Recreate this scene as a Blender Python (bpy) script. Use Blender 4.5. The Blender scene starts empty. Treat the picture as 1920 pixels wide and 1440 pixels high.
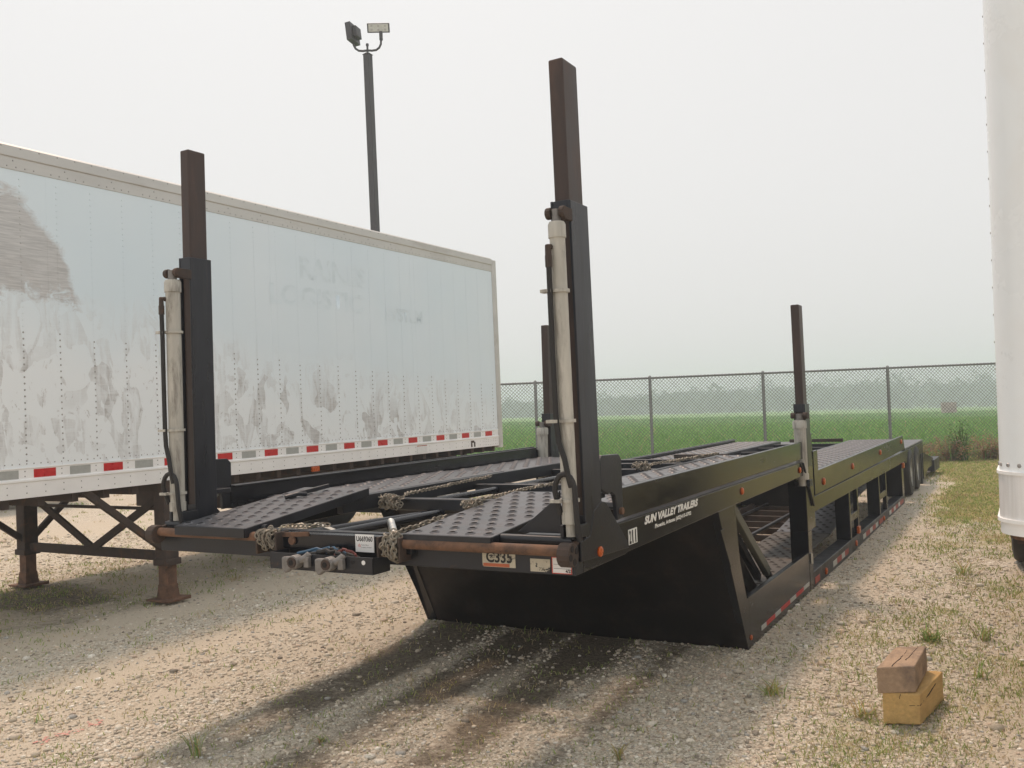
import bpy, bmesh, math, random
import numpy as np
from mathutils import Matrix, Vector
random.seed(7); RNG = np.random.default_rng(7)
scene = bpy.context.scene
C = scene.collection

# ------------------------------------------------------------------ camera
H = 1.67
AX = np.array([[0.86517252, -0.0499623, -0.49897923],
               [0.4996916, 0.00206484, 0.86620093],
               [-0.04224708, -0.99874897, 0.02675219]])     # yard axes seen from the camera
cd = bpy.data.cameras.new('camera'); cam = bpy.data.objects.new('camera', cd); C.objects.link(cam)
cd.sensor_width = 36.0; cd.lens = 36.0 * 1678 / 1920; cd.clip_start = 0.05; cd.clip_end = 6000
r, u, b = AX[:, 0], -AX[:, 1], -AX[:, 2]
cam.matrix_world = Matrix(((r[0], u[0], b[0], 0), (r[1], u[1], b[1], 0), (r[2], u[2], b[2], H), (0, 0, 0, 1)))
scene.camera = cam

# ------------------------------------------------------------------ sky, sun, exposure
SUN_TRAVEL = Vector((0.33, -0.34, -1.0)).normalized()
elev = math.asin(-SUN_TRAVEL.z)
azim = math.atan2(-SUN_TRAVEL.x, -SUN_TRAVEL.y)              # clockwise from +Y
w = bpy.data.worlds.new('World'); scene.world = w; w.use_nodes = True
nt = w.node_tree; nt.nodes.clear()
sky = nt.nodes.new('ShaderNodeTexSky'); sky.sky_type = 'NISHITA'; sky.sun_disc = False
sky.sun_elevation = elev; sky.sun_rotation = azim; sky.dust_density = 8.0; sky.air_density = 1.0; sky.ozone_density = 1.0
hs = nt.nodes.new('ShaderNodeHueSaturation'); hs.inputs['Saturation'].default_value = 0.25
mx = nt.nodes.new('ShaderNodeMix'); mx.data_type = 'RGBA'; mx.inputs[0].default_value = 0.80
mx.inputs[7].default_value = (7.85, 7.75, 7.60, 1)           # smoke veil that hides the blue
bg = nt.nodes.new('ShaderNodeBackground'); bg.inputs['Strength'].default_value = 0.119
wo = nt.nodes.new('ShaderNodeOutputWorld')
nt.links.new(sky.outputs[0], hs.inputs['Color']); nt.links.new(hs.outputs[0], mx.inputs[6])
nt.links.new(mx.outputs[2], bg.inputs['Color']); nt.links.new(bg.outputs[0], wo.inputs['Surface'])
sl = bpy.data.lights.new('sun', 'SUN'); so = bpy.data.objects.new('sun', sl); C.objects.link(so)
sl.energy = 2.1; sl.angle = math.radians(8.0); sl.color = (1.0, 0.72, 0.54)
so.rotation_euler = SUN_TRAVEL.to_track_quat('-Z', 'Y').to_euler(); so.location = (-20, 20, 40)
vs = scene.view_settings; vs.view_transform = 'Standard'; vs.look = 'None'; vs.exposure = 0.0; vs.gamma = 1.0
vs.use_curve_mapping = False
scene.cycles.use_denoising = True; scene.cycles.max_bounces = 8; scene.cycles.volume_bounces = 1
scene.cycles.transparent_max_bounces = 16

# ------------------------------------------------------------------ materials
def nodes(name):
    m = bpy.data.materials.new(name); m.use_nodes = True
    n = m.node_tree; n.nodes.clear()
    o = n.nodes.new('ShaderNodeOutputMaterial'); p = n.nodes.new('ShaderNodeBsdfPrincipled')
    n.links.new(p.outputs[0], o.inputs['Surface'])
    return m, n, p
def c4(c): return (c[0], c[1], c[2], 1.0)
class NT:
    """tiny wrapper for node graphs"""
    def __init__(s, n): s.n = n
    def new(s, t, **k):
        x = s.n.nodes.new(t)
        for a, v in k.items(): setattr(x, a, v)
        return x
    def link(s, a, b): s.n.links.new(a, b)
    def coord(s, stretch=(1, 1, 1), which='Object'):
        t = s.new('ShaderNodeTexCoord'); mp = s.new('ShaderNodeMapping'); mp.inputs['Scale'].default_value = stretch
        s.link(t.outputs[which], mp.inputs[0]); return mp.outputs[0]
    def noise(s, vec, scale, detail=6, rough=0.6, dist=0.0):
        x = s.new('ShaderNodeTexNoise'); x.inputs['Scale'].default_value = scale; x.inputs['Detail'].default_value = detail
        x.inputs['Roughness'].default_value = rough; x.inputs['Distortion'].default_value = dist
        s.link(vec, x.inputs['Vector']); return x.outputs['Fac']
    def ramp(s, fac, lo, hi, a=0.0, b_=1.0):
        x = s.new('ShaderNodeMapRange'); x.inputs[1].default_value = lo; x.inputs[2].default_value = hi
        x.inputs[3].default_value = a; x.inputs[4].default_value = b_; s.link(fac, x.inputs[0]); return x.outputs[0]
    def mix(s, fac, a, b_):
        x = s.new('ShaderNodeMix', data_type='RGBA')
        for i, v in ((0, fac), (6, a), (7, b_)):
            if hasattr(v, 'is_output') or hasattr(v, 'links'): s.link(v, x.inputs[i])
            elif i == 0: x.inputs[0].default_value = v
            else: x.inputs[i].default_value = c4(v)
        return x.outputs[2]
    def math(s, op, a, b_=None):
        x = s.new('ShaderNodeMath', operation=op)
        for i, v in ((0, a), (1, b_)):
            if v is None: continue
            if hasattr(v, 'links'): s.link(v, x.inputs[i])
            else: x.inputs[i].default_value = v
        return x.outputs[0]
    def bump(s, h, strength, dist, p):
        x = s.new('ShaderNodeBump'); x.inputs['Strength'].default_value = strength; x.inputs['Distance'].default_value = dist
        s.link(h, x.inputs['Height']); s.link(x.outputs[0], p.inputs['Normal'])
def mat(name, col, rough=0.5, metal=0.0, var=0.2, vs_=5.0, col2=None, ms=3.0, lo=0.55, hi=0.7, rough2=None,
        bump=0.0, bs=80.0, stretch=(1, 1, 1), spec=0.5, rvar=0.12):
    m, n, p = nodes(name); k = NT(n); v = k.coord(stretch)
    f = k.noise(v, vs_, 7, 0.65)
    a = tuple(x * (1 - var) for x in col); b_ = tuple(min(1, x * (1 + var)) for x in col)
    base = k.mix(k.ramp(f, 0.3, 0.7), a, b_)
    rg = k.ramp(f, 0.3, 0.7, max(0.02, rough - rvar), min(1, rough + rvar))
    if col2:
        msk = k.ramp(k.noise(v, ms, 9, 0.7, 0.3), lo, hi)
        base = k.mix(msk, base, col2)
        if rough2 is not None:
            mr = k.new('ShaderNodeMix', data_type='FLOAT'); k.link(msk, mr.inputs[0]); k.link(rg, mr.inputs[2]); mr.inputs[3].default_value = rough2
            rg = mr.outputs[0]
    k.link(base, p.inputs['Base Color']); k.link(rg, p.inputs['Roughness'])
    p.inputs['Metallic'].default_value = metal; p.inputs['Specular IOR Level'].default_value = spec
    if bump: k.bump(k.noise(v, bs, 4), bump, 0.01, p)
    return m
RUST = (0.13, 0.058, 0.028)
M = {}
M['black'] = mat('gloss_black_paint', (0.0065, 0.0080, 0.013), 0.22, var=0.3, vs_=2, col2=(0.032, 0.027, 0.021), ms=3, lo=0.55, hi=1.0, rough2=0.5, bump=0.012, bs=9, rvar=0.06, stretch=(1, 0.5, 2))
M['black_worn'] = mat('worn_black_paint', (0.0095, 0.0115, 0.017), 0.40, var=0.35, vs_=4, col2=RUST, ms=6, lo=0.64, hi=0.74, rough2=0.85, bump=0.12, bs=90)
M['post'] = mat('faded_post_paint', (0.010, 0.0125, 0.020), 0.36, var=0.35, vs_=3, col2=(0.042, 0.038, 0.036), ms=3, lo=0.50, hi=0.80, rough2=0.55, bump=0.06, bs=40, stretch=(5, 5, 0.5))
M['matte'] = mat('matte_black_panel', (0.0085, 0.0072, 0.0075), 0.52, var=0.6, vs_=5, col2=(0.030, 0.020, 0.017), ms=5, lo=0.5, hi=0.8, bump=0.12, bs=5, spec=0.35, rvar=0.18)
M['deck'] = mat('deck_plate', (0.080, 0.081, 0.090), 0.40, var=0.25, vs_=8, col2=(0.10, 0.075, 0.06), ms=5, lo=0.58, hi=0.75, rough2=0.7, bump=0.08, bs=120)
M['deck_dirty'] = mat('dusty_deck_plate', (0.085, 0.078, 0.070), 0.65, var=0.25, vs_=8, col2=(0.16, 0.10, 0.06), ms=4, lo=0.6, hi=0.72, bump=0.08, bs=120)
M['hole'] = mat('hole_dark', (0.012, 0.010, 0.010), 0.8, var=0.3)
M['tube'] = mat('greased_post_tube', (0.042, 0.025, 0.019), 0.5, var=0.4, vs_=9, col2=(0.10, 0.058, 0.042), ms=10, lo=0.5, hi=0.8, rough2=0.6, stretch=(1, 1, 0.15), bump=0.05)
M['rust'] = mat('rusty_steel', (0.16, 0.085, 0.05), 0.8, var=0.4, vs_=12, col2=(0.05, 0.03, 0.022), ms=9, lo=0.5, hi=0.68, bump=0.25, bs=140)
M['rust_dark'] = mat('dark_rusty_steel', (0.055, 0.038, 0.030), 0.8, var=0.4, vs_=12, col2=(0.11, 0.055, 0.03), ms=7, lo=0.55, hi=0.72, bump=0.25, bs=120)
M['cream'] = mat('dirty_cream_paint', (0.46, 0.445, 0.395), 0.45, var=0.2, vs_=6, col2=(0.10, 0.085, 0.07), ms=7, lo=0.50, hi=0.72, rough2=0.65, stretch=(2.5, 2.5, 0.4), bump=0.05)
M['rubber'] = mat('black_rubber', (0.018, 0.017, 0.017), 0.65, var=0.3, vs_=20, col2=(0.07, 0.06, 0.05), ms=12, lo=0.6, hi=0.8, bump=0.08)
M['steel'] = mat('bright_steel', (0.55, 0.55, 0.53), 0.35, metal=1.0, var=0.15, vs_=20)
M['chain'] = mat('galvanised_chain', (0.26, 0.235, 0.19), 0.55, metal=0.3, var=0.3, vs_=40, col2=(0.16, 0.10, 0.06), ms=30, lo=0.52, hi=0.7)
M['amber'] = mat('amber_lens', (0.46, 0.085, 0.008), 0.28, var=0.2, vs_=60)
M['red_tape'] = mat('red_reflective_tape', (0.55, 0.02, 0.018), 0.35, var=0.15, vs_=25)
M['dull_red_tape'] = mat('dusty_red_tape', (0.36, 0.055, 0.04), 0.5, var=0.2, vs_=25, col2=(0.16, 0.09, 0.07), ms=14, lo=0.6, hi=0.75)
M['white_tape'] = mat('white_reflective_tape', (0.52, 0.52, 0.48), 0.4, var=0.1, vs_=25)
M['grey_tape'] = mat('silver_tape', (0.40, 0.41, 0.39), 0.4, var=0.1, vs_=25)
M['white_ink'] = mat('white_lettering', (0.78, 0.78, 0.75), 0.5, var=0.05)
M['black_ink'] = mat('black_lettering', (0.01, 0.01, 0.01), 0.6, var=0.05)
M['red_ink'] = mat('red_print', (0.6, 0.06, 0.03), 0.6, var=0.05)
M['orange_ink'] = mat('orange_print', (0.46, 0.12, 0.05), 0.6, var=0.2)
M['paper'] = mat('paper_tag', (0.80, 0.80, 0.79), 0.55, var=0.04, vs_=20)
M['worn_decal'] = mat('worn_cream_decal', (0.50, 0.46, 0.36), 0.6, var=0.15, vs_=20, col2=(0.03, 0.03, 0.03), ms=16, lo=0.54, hi=0.57)
M['gladhand'] = mat('cast_aluminium', (0.22, 0.21, 0.20), 0.55, metal=0.4, var=0.25, vs_=40, col2=(0.10, 0.08, 0.06), ms=30, lo=0.6, hi=0.75, bump=0.2)
M['blue'] = mat('blue_hose', (0.03, 0.09, 0.16), 0.5)
M['redhose'] = mat('red_hose', (0.14, 0.03, 0.025), 0.5)
M['olive'] = mat('dusty_olive_metal', (0.15, 0.15, 0.12), 0.6, var=0.2)
M['alu'] = mat('weathered_aluminium', (0.58, 0.57, 0.54), 0.45, metal=0.35, var=0.10, vs_=3, col2=(0.40, 0.37, 0.33), ms=2.5, lo=0.55, hi=0.8, stretch=(1, 0.25, 1))
M['white_rail'] = mat('white_rail_paint', (0.90, 0.90, 0.89), 0.4, var=0.04, vs_=4, col2=(0.66, 0.60, 0.52), ms=5, lo=0.66, hi=0.85)
M['rivet'] = mat('rivet_metal', (0.36, 0.35, 0.34), 0.5, metal=0.4, var=0.2, vs_=50)
M['pole'] = mat('dark_bronze_pole', (0.045, 0.043, 0.045), 0.5, var=0.15)
M['lens'] = mat('led_lens', (0.55, 0.58, 0.54), 0.3, var=0.05)
M['galv'] = mat('galvanised_pipe', (0.22, 0.23, 0.235), 0.5, metal=0.3, var=0.2, vs_=6)
M['wire'] = mat('weathered_wire', (0.13, 0.13, 0.13), 0.6, metal=0.2, var=0.2)
M['rim'] = mat('white_rim', (0.62, 0.61, 0.58), 0.4, var=0.1, col2=(0.25, 0.2, 0.16), ms=8, lo=0.6, hi=0.8)

def side_paint():
    """white sheet side: bare aluminium where the old lettering film was torn off, scuffs along the bottom"""
    m, n, p = nodes('peeled_white_side'); k = NT(n); v = k.coord()
    sep = k.new('ShaderNodeSeparateXYZ'); k.link(v, sep.inputs[0]); y, z = sep.outputs[1], sep.outputs[2]
    big = k.noise(k.coord((1, 0.7, 0.7)), 1.1, 9, 0.55, 0.4)
    # bare patch up at the front: a slanted edge
    edge = k.math('ADD', k.math('MULTIPLY', k.math('SUBTRACT', y, 4.42 - 3.25), 1.0), k.math('MULTIPLY', k.math('SUBTRACT', z, 3.25), 0.62))
    rag = k.noise(k.coord((1, 1, 1.4)), 7, 6, 0.7, 0.8)
    d1 = k.math('ADD', edge, k.math('ADD', k.math('MULTIPLY', k.math('SUBTRACT', big, 0.5), 0.7), k.math('MULTIPLY', k.math('SUBTRACT', rag, 0.5), 0.22)))
    front = k.ramp(d1, 0.10, 0.02)
    lowcut = k.ramp(k.math('ADD', z, k.math('ADD', k.math('MULTIPLY', big, 0.5), k.math('MULTIPLY', rag, 0.5))), 3.17, 3.27)
    topcut = k.ramp(k.math('ADD', z, k.math('ADD', k.math('MULTIPLY', big, -0.5), k.math('MULTIPLY', rag, -0.4))), 3.22, 3.12)
    patch = k.math('MULTIPLY', k.math('MULTIPLY', front, lowcut), topcut)
    # smears: stretched distorted noise, only where the torn zone reaches
    sm = k.noise(k.coord((1, 1.5, 0.75)), 2.2, 5, 0.5, 1.6)
    band = k.math('MULTIPLY', k.ramp(sm, 0.520, 0.535), k.ramp(sm, 0.70, 0.58))
    streak = k.noise(k.coord((1, 9, 1.2)), 2.0, 5, 0.6, 0.8)
    hgt = k.math('ADD', z, k.math('ADD', k.math('MULTIPLY', k.math('SUBTRACT', y, 4.0 - 3.25), 0.13), k.math('MULTIPLY', big, 0.9)))
    zone = k.ramp(hgt, 3.45, 2.60)
    smear = k.math('MULTIPLY', k.math('MULTIPLY', band, zone), k.ramp(streak, 0.35, 0.6))
    fleck = k.math('MULTIPLY', k.ramp(k.noise(k.coord((1, 3, 1.6)), 6, 6, 0.7, 1.0), 0.615, 0.64), k.ramp(hgt, 3.2, 2.3))
    allm = k.math('MINIMUM', k.math('ADD', k.math('ADD', k.math('MULTIPLY', patch, 0.95), k.math('MULTIPLY', smear, 0.6)), k.math('MULTIPLY', fleck, 0.7)), 1.0)
    warp = k.new('ShaderNodeTexNoise'); warp.inputs['Scale'].default_value = 2.0; k.link(v, warp.inputs['Vector'])
    vm = k.new('ShaderNodeVectorMath', operation='MULTIPLY_ADD'); k.link(warp.outputs['Color'], vm.inputs[0]); vm.inputs[1].default_value = (0.5, 0.5, 0.5); k.link(k.coord((0.01, 1.0, 0.55)), vm.inputs[2])
    vor = k.new('ShaderNodeTexVoronoi'); vor.inputs['Scale'].default_value = 5.5; k.link(vm.outputs[0], vor.inputs['Vector']); vs3 = k.new('ShaderNodeSeparateColor'); k.link(vor.outputs['Color'], vs3.inputs[0])
    shard = k.math('MULTIPLY', k.math('MULTIPLY', k.ramp(vs3.outputs[0], 0.76, 0.77), k.ramp(big, 0.40, 0.55)), k.math('MULTIPLY', k.ramp(hgt, 3.30, 2.75), k.ramp(streak, 0.15, 0.55)))
    allm = k.math('MINIMUM', k.math('ADD', allm, k.math('MULTIPLY', shard, 0.9)), 1.0)
    tone = k.noise(k.coord((1, 0.4, 0.4)), 0.8, 3)
    white = k.mix(k.ramp(tone, 0.35, 0.65), (0.74, 0.855, 0.92), (0.80, 0.885, 0.935))
    lowwhite = k.mix(k.ramp(hgt, 3.4, 2.6), white, (0.88, 0.925, 0.945))
    bare = k.mix(k.ramp(k.noise(k.coord((1, 1, 14)), 6, 4), 0.35, 0.7), (0.47, 0.47, 0.465), (0.66, 0.655, 0.645))
    k.link(k.mix(allm, lowwhite, bare), p.inputs['Base Color'])
    k.link(k.ramp(allm, 0, 1, 0.34, 0.5), p.inputs['Roughness'])
    k.bump(k.noise(k.coord((1, 1, 1)), 1.6, 2), 0.12, 0.03, p)
    return m
M['side'] = side_paint()
M['plain_white'] = mat('white_trailer_skin', (0.86, 0.905, 0.93), 0.30, var=0.03, vs_=1.0, col2=(0.82, 0.83, 0.82), ms=1.5, lo=0.5, hi=0.8, bump=0.04, bs=2)
M['silver_band'] = mat('brushed_silver_band', (0.84, 0.84, 0.84), 0.38, metal=0.15, var=0.06, vs_=6, stretch=(6, 6, 0.4), col2=(0.70, 0.69, 0.67), ms=5, lo=0.5, hi=0.8)
M['ghost'] = mat('ghost_lettering', (0.70, 0.80, 0.85), 0.40, var=0.02, vs_=9, col2=(0.77, 0.87, 0.925), ms=3, lo=0.42, hi=0.52)

def attr_mat(name, rough=0.85, var=0.12, vscale=90, trans=0.0, bump=0.0):
    m, n, p = nodes(name); k = NT(n); a = k.new('ShaderNodeVertexColor', layer_name='col')
    f = k.noise(k.coord(), vscale, 4)
    hsv = k.new('ShaderNodeHueSaturation'); k.link(a.outputs[0], hsv.inputs['Color']); k.link(k.ramp(f, 0.3, 0.7, 1 - var, 1 + var), hsv.inputs['Value'])
    k.link(hsv.outputs[0], p.inputs['Base Color']); p.inputs['Roughness'].default_value = rough
    p.inputs['Specular IOR Level'].default_value = 0.25
    if trans:
        t = k.new('ShaderNodeBsdfTranslucent'); k.link(hsv.outputs[0], t.inputs[0])
        mxs = k.new('ShaderNodeMixShader'); mxs.inputs[0].default_value = trans
        o = [x for x in n.nodes if x.type == 'OUTPUT_MATERIAL'][0]
        k.link(p.outputs[0], mxs.inputs[1]); k.link(t.outputs[0], mxs.inputs[2]); k.link(mxs.outputs[0], o.inputs['Surface'])
    if bump: k.bump(f, bump, 0.01, p)
    return m
M['stone'] = attr_mat('gravel_stone', 0.9, 0.2, 120)
M['leaf'] = attr_mat('grass_blade', 0.7, 0.15, 30, trans=0.35)
M['foliage'] = attr_mat('far_foliage', 0.9, 0.2, 0.4)

def ground_mat():
    m, n, p = nodes('gravel_yard'); k = NT(n); v = k.coord()
    a = k.new('ShaderNodeVertexColor', layer_name='col'); sp = k.new('ShaderNodeSeparateColor'); k.link(a.outputs[0], sp.inputs[0])
    grass, dirt, dark = sp.outputs[0], sp.outputs[1], sp.outputs[2]
    vo = k.new('ShaderNodeTexVoronoi'); vo.inputs['Scale'].default_value = 105; k.link(v, vo.inputs['Vector'])
    vo2 = k.new('ShaderNodeTexVoronoi'); vo2.inputs['Scale'].default_value = 52; k.link(v, vo2.inputs['Vector'])
    def cell(vor, cols):
        r_ = k.new('ShaderNodeValToRGB'); r_.color_ramp.interpolation = 'CONSTANT'
        e = r_.color_ramp.elements
        while len(e) < len(cols): e.new(0.5)
        for i, c in enumerate(cols): e[i].position = i / len(cols); e[i].color = c4(c)
        s_ = k.new('ShaderNodeSeparateColor'); k.link(vor.outputs['Color'], s_.inputs[0]); k.link(s_.outputs[0], r_.inputs[0]); return r_.outputs[0]
    pal = [(0.53, 0.48, 0.39), (0.40, 0.355, 0.28), (0.60, 0.555, 0.465), (0.47, 0.41, 0.325), (0.29, 0.25, 0.20), (0.56, 0.48, 0.385), (0.70, 0.66, 0.57)]
    peb = k.mix(k.ramp(k.noise(v, 14, 3), 0.4, 0.6), cell(vo, pal), cell(vo2, pal[::-1]))
    fine = k.mix(k.ramp(k.noise(v, 260, 3), 0.3, 0.7), (0.43, 0.375, 0.295), (0.60, 0.53, 0.425))
    # bare compacted dirt shows between the stones
    dmask = k.ramp(k.math('ADD', k.math('MULTIPLY', dirt, 0.8), k.math('MULTIPLY', k.noise(v, 3.5, 8, 0.7), 0.8)), 0.62, 0.82)
    peb_ = k.new('ShaderNodeHueSaturation'); peb_.inputs['Value'].default_value = 1.15; k.link(k.mix(dmask, peb, fine), peb_.inputs['Color']); base = peb_.outputs[0]
    gm = k.ramp(k.math('ADD', grass, k.math('MULTIPLY', k.math('SUBTRACT', k.noise(v, 5, 8, 0.7), 0.5), 1.2)), 0.35, 0.75)
    gcol = k.mix(k.ramp(k.noise(v, 2.2, 6), 0.38, 0.58), (0.40, 0.34, 0.14), (0.24, 0.30, 0.085))
    gcol = k.mix(k.ramp(k.noise(v, 60, 4), 0.35, 0.65), gcol, (0.46, 0.37, 0.18))
    base = k.mix(gm, base, gcol)
    soil_shade = k.mix(k.ramp(k.noise(v, 45, 5), 0.4, 0.62), (0.070, 0.055, 0.038), (0.18, 0.150, 0.112))  # dark rut earth; also paints the shade under hauler and left trailer
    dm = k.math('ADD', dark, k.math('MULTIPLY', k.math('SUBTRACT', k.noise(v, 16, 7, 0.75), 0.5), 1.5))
    base = k.mix(k.ramp(dm, 0.30, 0.85, 0.0, 0.88), base, soil_shade)
    k.link(base, p.inputs['Base Color']); p.inputs['Roughness'].default_value = 0.95; p.inputs['Specular IOR Level'].default_value = 0.2
    hh = k.math('ADD', k.math('MULTIPLY', vo.outputs['Distance'], -1.0), k.math('MULTIPLY', k.noise(v, 200, 3), 0.5))
    k.bump(hh, 0.7, 0.012, p)
    return m
M['ground'] = ground_mat()
def field_mat():
    m, n, p = nodes('green_crop_field'); k = NT(n)
    v = k.coord(); f = k.noise(k.coord((1, 0.35, 1)), 1.4, 9, 0.75); g = k.noise(v, 0.05, 4)
    c = k.mix(k.ramp(f, 0.3, 0.7), (0.125, 0.28, 0.045), (0.22, 0.44, 0.09))
    c = k.mix(k.ramp(g, 0.35, 0.7, 0.0, 0.35), c, (0.24, 0.36, 0.09))
    k.link(c, p.inputs['Base Color']); p.inputs['Roughness'].default_value = 0.9; p.inputs['Specular IOR Level'].default_value = 0.2
    k.bump(f, 0.8, 0.3, p); return m
M['field'] = field_mat()
def wood(name, top, dark, lo=0.45):
    m, n, p = nodes(name); k = NT(n)
    g = k.noise(k.coord((9, 1.2, 9)), 5, 7, 0.65, 0.5); st = k.noise(k.coord(), 7, 6, 0.6)
    c = k.mix(k.ramp(g, 0.3, 0.7), tuple(x * 0.72 for x in top), top)
    c = k.mix(k.ramp(st, lo, lo + 0.2), c, dark)
    k.link(c, p.inputs['Base Color']); p.inputs['Roughness'].default_value = 0.85
    k.bump(g, 0.5, 0.008, p); return m
M['wood_yellow'] = wood('sawn_yellow_wood', (0.70, 0.46, 0.18), (0.50, 0.31, 0.12), 0.52)
M['wood_grey'] = wood('weathered_brown_wood', (0.47, 0.33, 0.22), (0.20, 0.15, 0.115), 0.48)
M['wood_crack'] = mat('dark_wood_crack', (0.035, 0.022, 0.014), 0.9, var=0.2)

# ------------------------------------------------------------------ mesh helpers
class MB:
    def __init__(s): s.v = []; s.f = []; s.mi = []; s.cur = 0
    def add(s, vs, fs):
        o = len(s.v); s.v.extend([tuple(map(float, q)) for q in vs])
        for f in fs: s.f.append(tuple(o + i for i in f)); s.mi.append(s.cur)
        return s
    def box(s, x0, x1, y0, y1, z0, z1):
        x0, x1 = min(x0, x1), max(x0, x1); y0, y1 = min(y0, y1), max(y0, y1); z0, z1 = min(z0, z1), max(z0, z1)
        return s.add([(x0, y0, z0), (x1, y0, z0), (x1, y1, z0), (x0, y1, z0), (x0, y0, z1), (x1, y0, z1), (x1, y1, z1), (x0, y1, z1)],
                     [(0, 3, 2, 1), (4, 5, 6, 7), (0, 1, 5, 4), (1, 2, 6, 5), (2, 3, 7, 6), (3, 0, 4, 7)])
    def hexa(s, bot, top):
        return s.add(list(bot) + list(top), [(0, 3, 2, 1), (4, 5, 6, 7), (0, 1, 5, 4), (1, 2, 6, 5), (2, 3, 7, 6), (3, 0, 4, 7)])
    def prism(s, poly, a, b_, axis):
        n = len(poly); pts = []
        for t in (a, b_):
            for p_, q in poly:
                pts.append((t, p_, q) if axis == 'x' else (p_, t, q) if axis == 'y' else (p_, q, t))
        area = sum(poly[i][0] * poly[(i + 1) % n][1] - poly[(i + 1) % n][0] * poly[i][1] for i in range(n))
        flip = (area > 0) == (b_ > a)
        if axis == 'y': flip = not flip
        lo, hi = tuple(range(n)), tuple(range(n, 2 * n))
        fs = [lo[::-1], hi] + [(i, (i + 1) % n, n + (i + 1) % n, n + i) for i in range(n)]
        if not flip: fs = [f[::-1] for f in fs]
        return s.add(pts, fs)
    def beam(s, p0, p1, wx, wz, up=(0, 0, 1)):
        p0, p1, up = Vector(p0), Vector(p1), Vector(up); d = (p1 - p0).normalized()
        a = d.cross(up).normalized() * wx / 2; c = a.cross(d).normalized() * wz / 2
        vs = [p + i * a + j * c for p in (p0, p1) for i, j in ((-1, -1), (1, -1), (1, 1), (-1, 1))]
        return s.add(vs, [(0, 1, 2, 3), (7, 6, 5, 4), (0, 4, 5, 1), (1, 5, 6, 2), (2, 6, 7, 3), (3, 7, 4, 0)])
    def tube(s, pts, r_, n=10, caps=True):
        pts = [Vector(p) for p in pts]; rs = r_ if isinstance(r_, (list, tuple)) else [r_] * len(pts)
        d = (pts[1] - pts[0]).normalized(); a = d.orthogonal().normalized(); vs = []; fs = []
        for i, p in enumerate(pts):
            t = (pts[min(i + 1, len(pts) - 1)] - pts[max(i - 1, 0)]).normalized()
            a = (a - t * a.dot(t)).normalized(); c = t.cross(a)
            for j in range(n):
                w_ = 2 * math.pi * j / n; vs.append(p + (a * math.cos(w_) + c * math.sin(w_)) * rs[i])
        for i in range(len(pts) - 1):
            for j in range(n):
                fs.append((i * n + j, i * n + (j + 1) % n, (i + 1) * n + (j + 1) % n, (i + 1) * n + j))
        if caps: fs.append(tuple(range(n))[::-1]); fs.append(tuple((len(pts) - 1) * n + j for j in range(n)))
        return s.add(vs, fs)
    def build(s, name, m, parent=None, bevel=0.0, smooth=False, origin=None, kind=None, label=None, segs=2):
        me = bpy.data.meshes.new(name)
        o = Vector(origin) if origin is not None else (Vector(parent['_o']) if parent is not None and '_o' in parent else Vector((0, 0, 0)))
        v = np.array(s.v) - np.array(o)
        me.from_pydata([tuple(q) for q in v], [], s.f); me.update()
        bm = bmesh.new(); bm.from_mesh(me); bmesh.ops.recalc_face_normals(bm, faces=bm.faces); bm.to_mesh(me); bm.free()
        ms = m if isinstance(m, (list, tuple)) else [m]
        for q in ms: me.materials.append(M[q])
        if len(ms) > 1: me.polygons.foreach_set('material_index', s.mi)
        if smooth:
            me.polygons.foreach_set('use_smooth', [True] * len(me.polygons)); me.set_sharp_from_angle(angle=math.radians(38))
        ob = bpy.data.objects.new(name, me); C.objects.link(ob)
        ob['_o'] = tuple(o)
        if parent is not None: ob.parent = parent
        else: ob.location = o
        if bevel:
            bm_ = ob.modifiers.new('edge', 'BEVEL'); bm_.width = bevel; bm_.segments = segs; bm_.limit_method = 'ANGLE'; bm_.angle_limit = math.radians(40)
        if kind: ob['kind'] = kind
        if label: ob['label'] = label
        return ob
def thing(name, label, cat, loc, group=None):
    o = bpy.data.objects.new(name, None); C.objects.link(o); o.location = loc; o['_o'] = tuple(loc)
    o['label'] = label; o['category'] = cat; o.empty_display_size = 0.3
    if group: o['group'] = group
    return o
def tag(o, label, cat, group=None):
    o['label'] = label; o['category'] = cat
    if group: o['group'] = group
    return o
def copy_tree(o, parent=None):
    c = o.copy(); C.objects.link(c); c.parent = parent
    for ch in list(o.children): copy_tree(ch, c)
    return c
def text_mesh(s, size, shear=0.0, bold=0.0, spacing=1.0, align='LEFT'):
    cu = bpy.data.curves.new('t', 'FONT'); cu.body = s; cu.size = size; cu.shear = shear; cu.offset = bold; cu.space_character = spacing; cu.align_x = align
    cu.resolution_u = 3
    ob = bpy.data.objects.new('t', cu); C.objects.link(ob); dg = bpy.context.evaluated_depsgraph_get(); dg.update()
    me = bpy.data.meshes.new_from_object(ob.evaluated_get(dg)); bpy.data.objects.remove(ob); return me
def lettering(name, s, size, pos, ex, ey, m, parent, width=None, **k):
    """flat lettering: pos = lower-left corner, ex = reading direction, ey = up"""
    me = text_mesh(s, size, **k); ex, ey = Vector(ex).normalized(), Vector(ey).normalized(); ez = ex.cross(ey)
    xs = [v.co.x for v in me.vertices]; sc = (width / (max(xs) - min(xs))) if width else 1.0; x0 = min(xs)
    o = Vector(parent['_o'])
    for v in me.vertices:
        q = v.co.copy(); v.co = Vector(pos) - o + ex * ((q.x - x0) * sc) + ey * q.y
    me.materials.clear(); me.materials.append(M[m]); me.name = name
    ob = bpy.data.objects.new(name, me); C.objects.link(ob); ob.parent = parent; ob['_o'] = tuple(o); return ob
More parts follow.
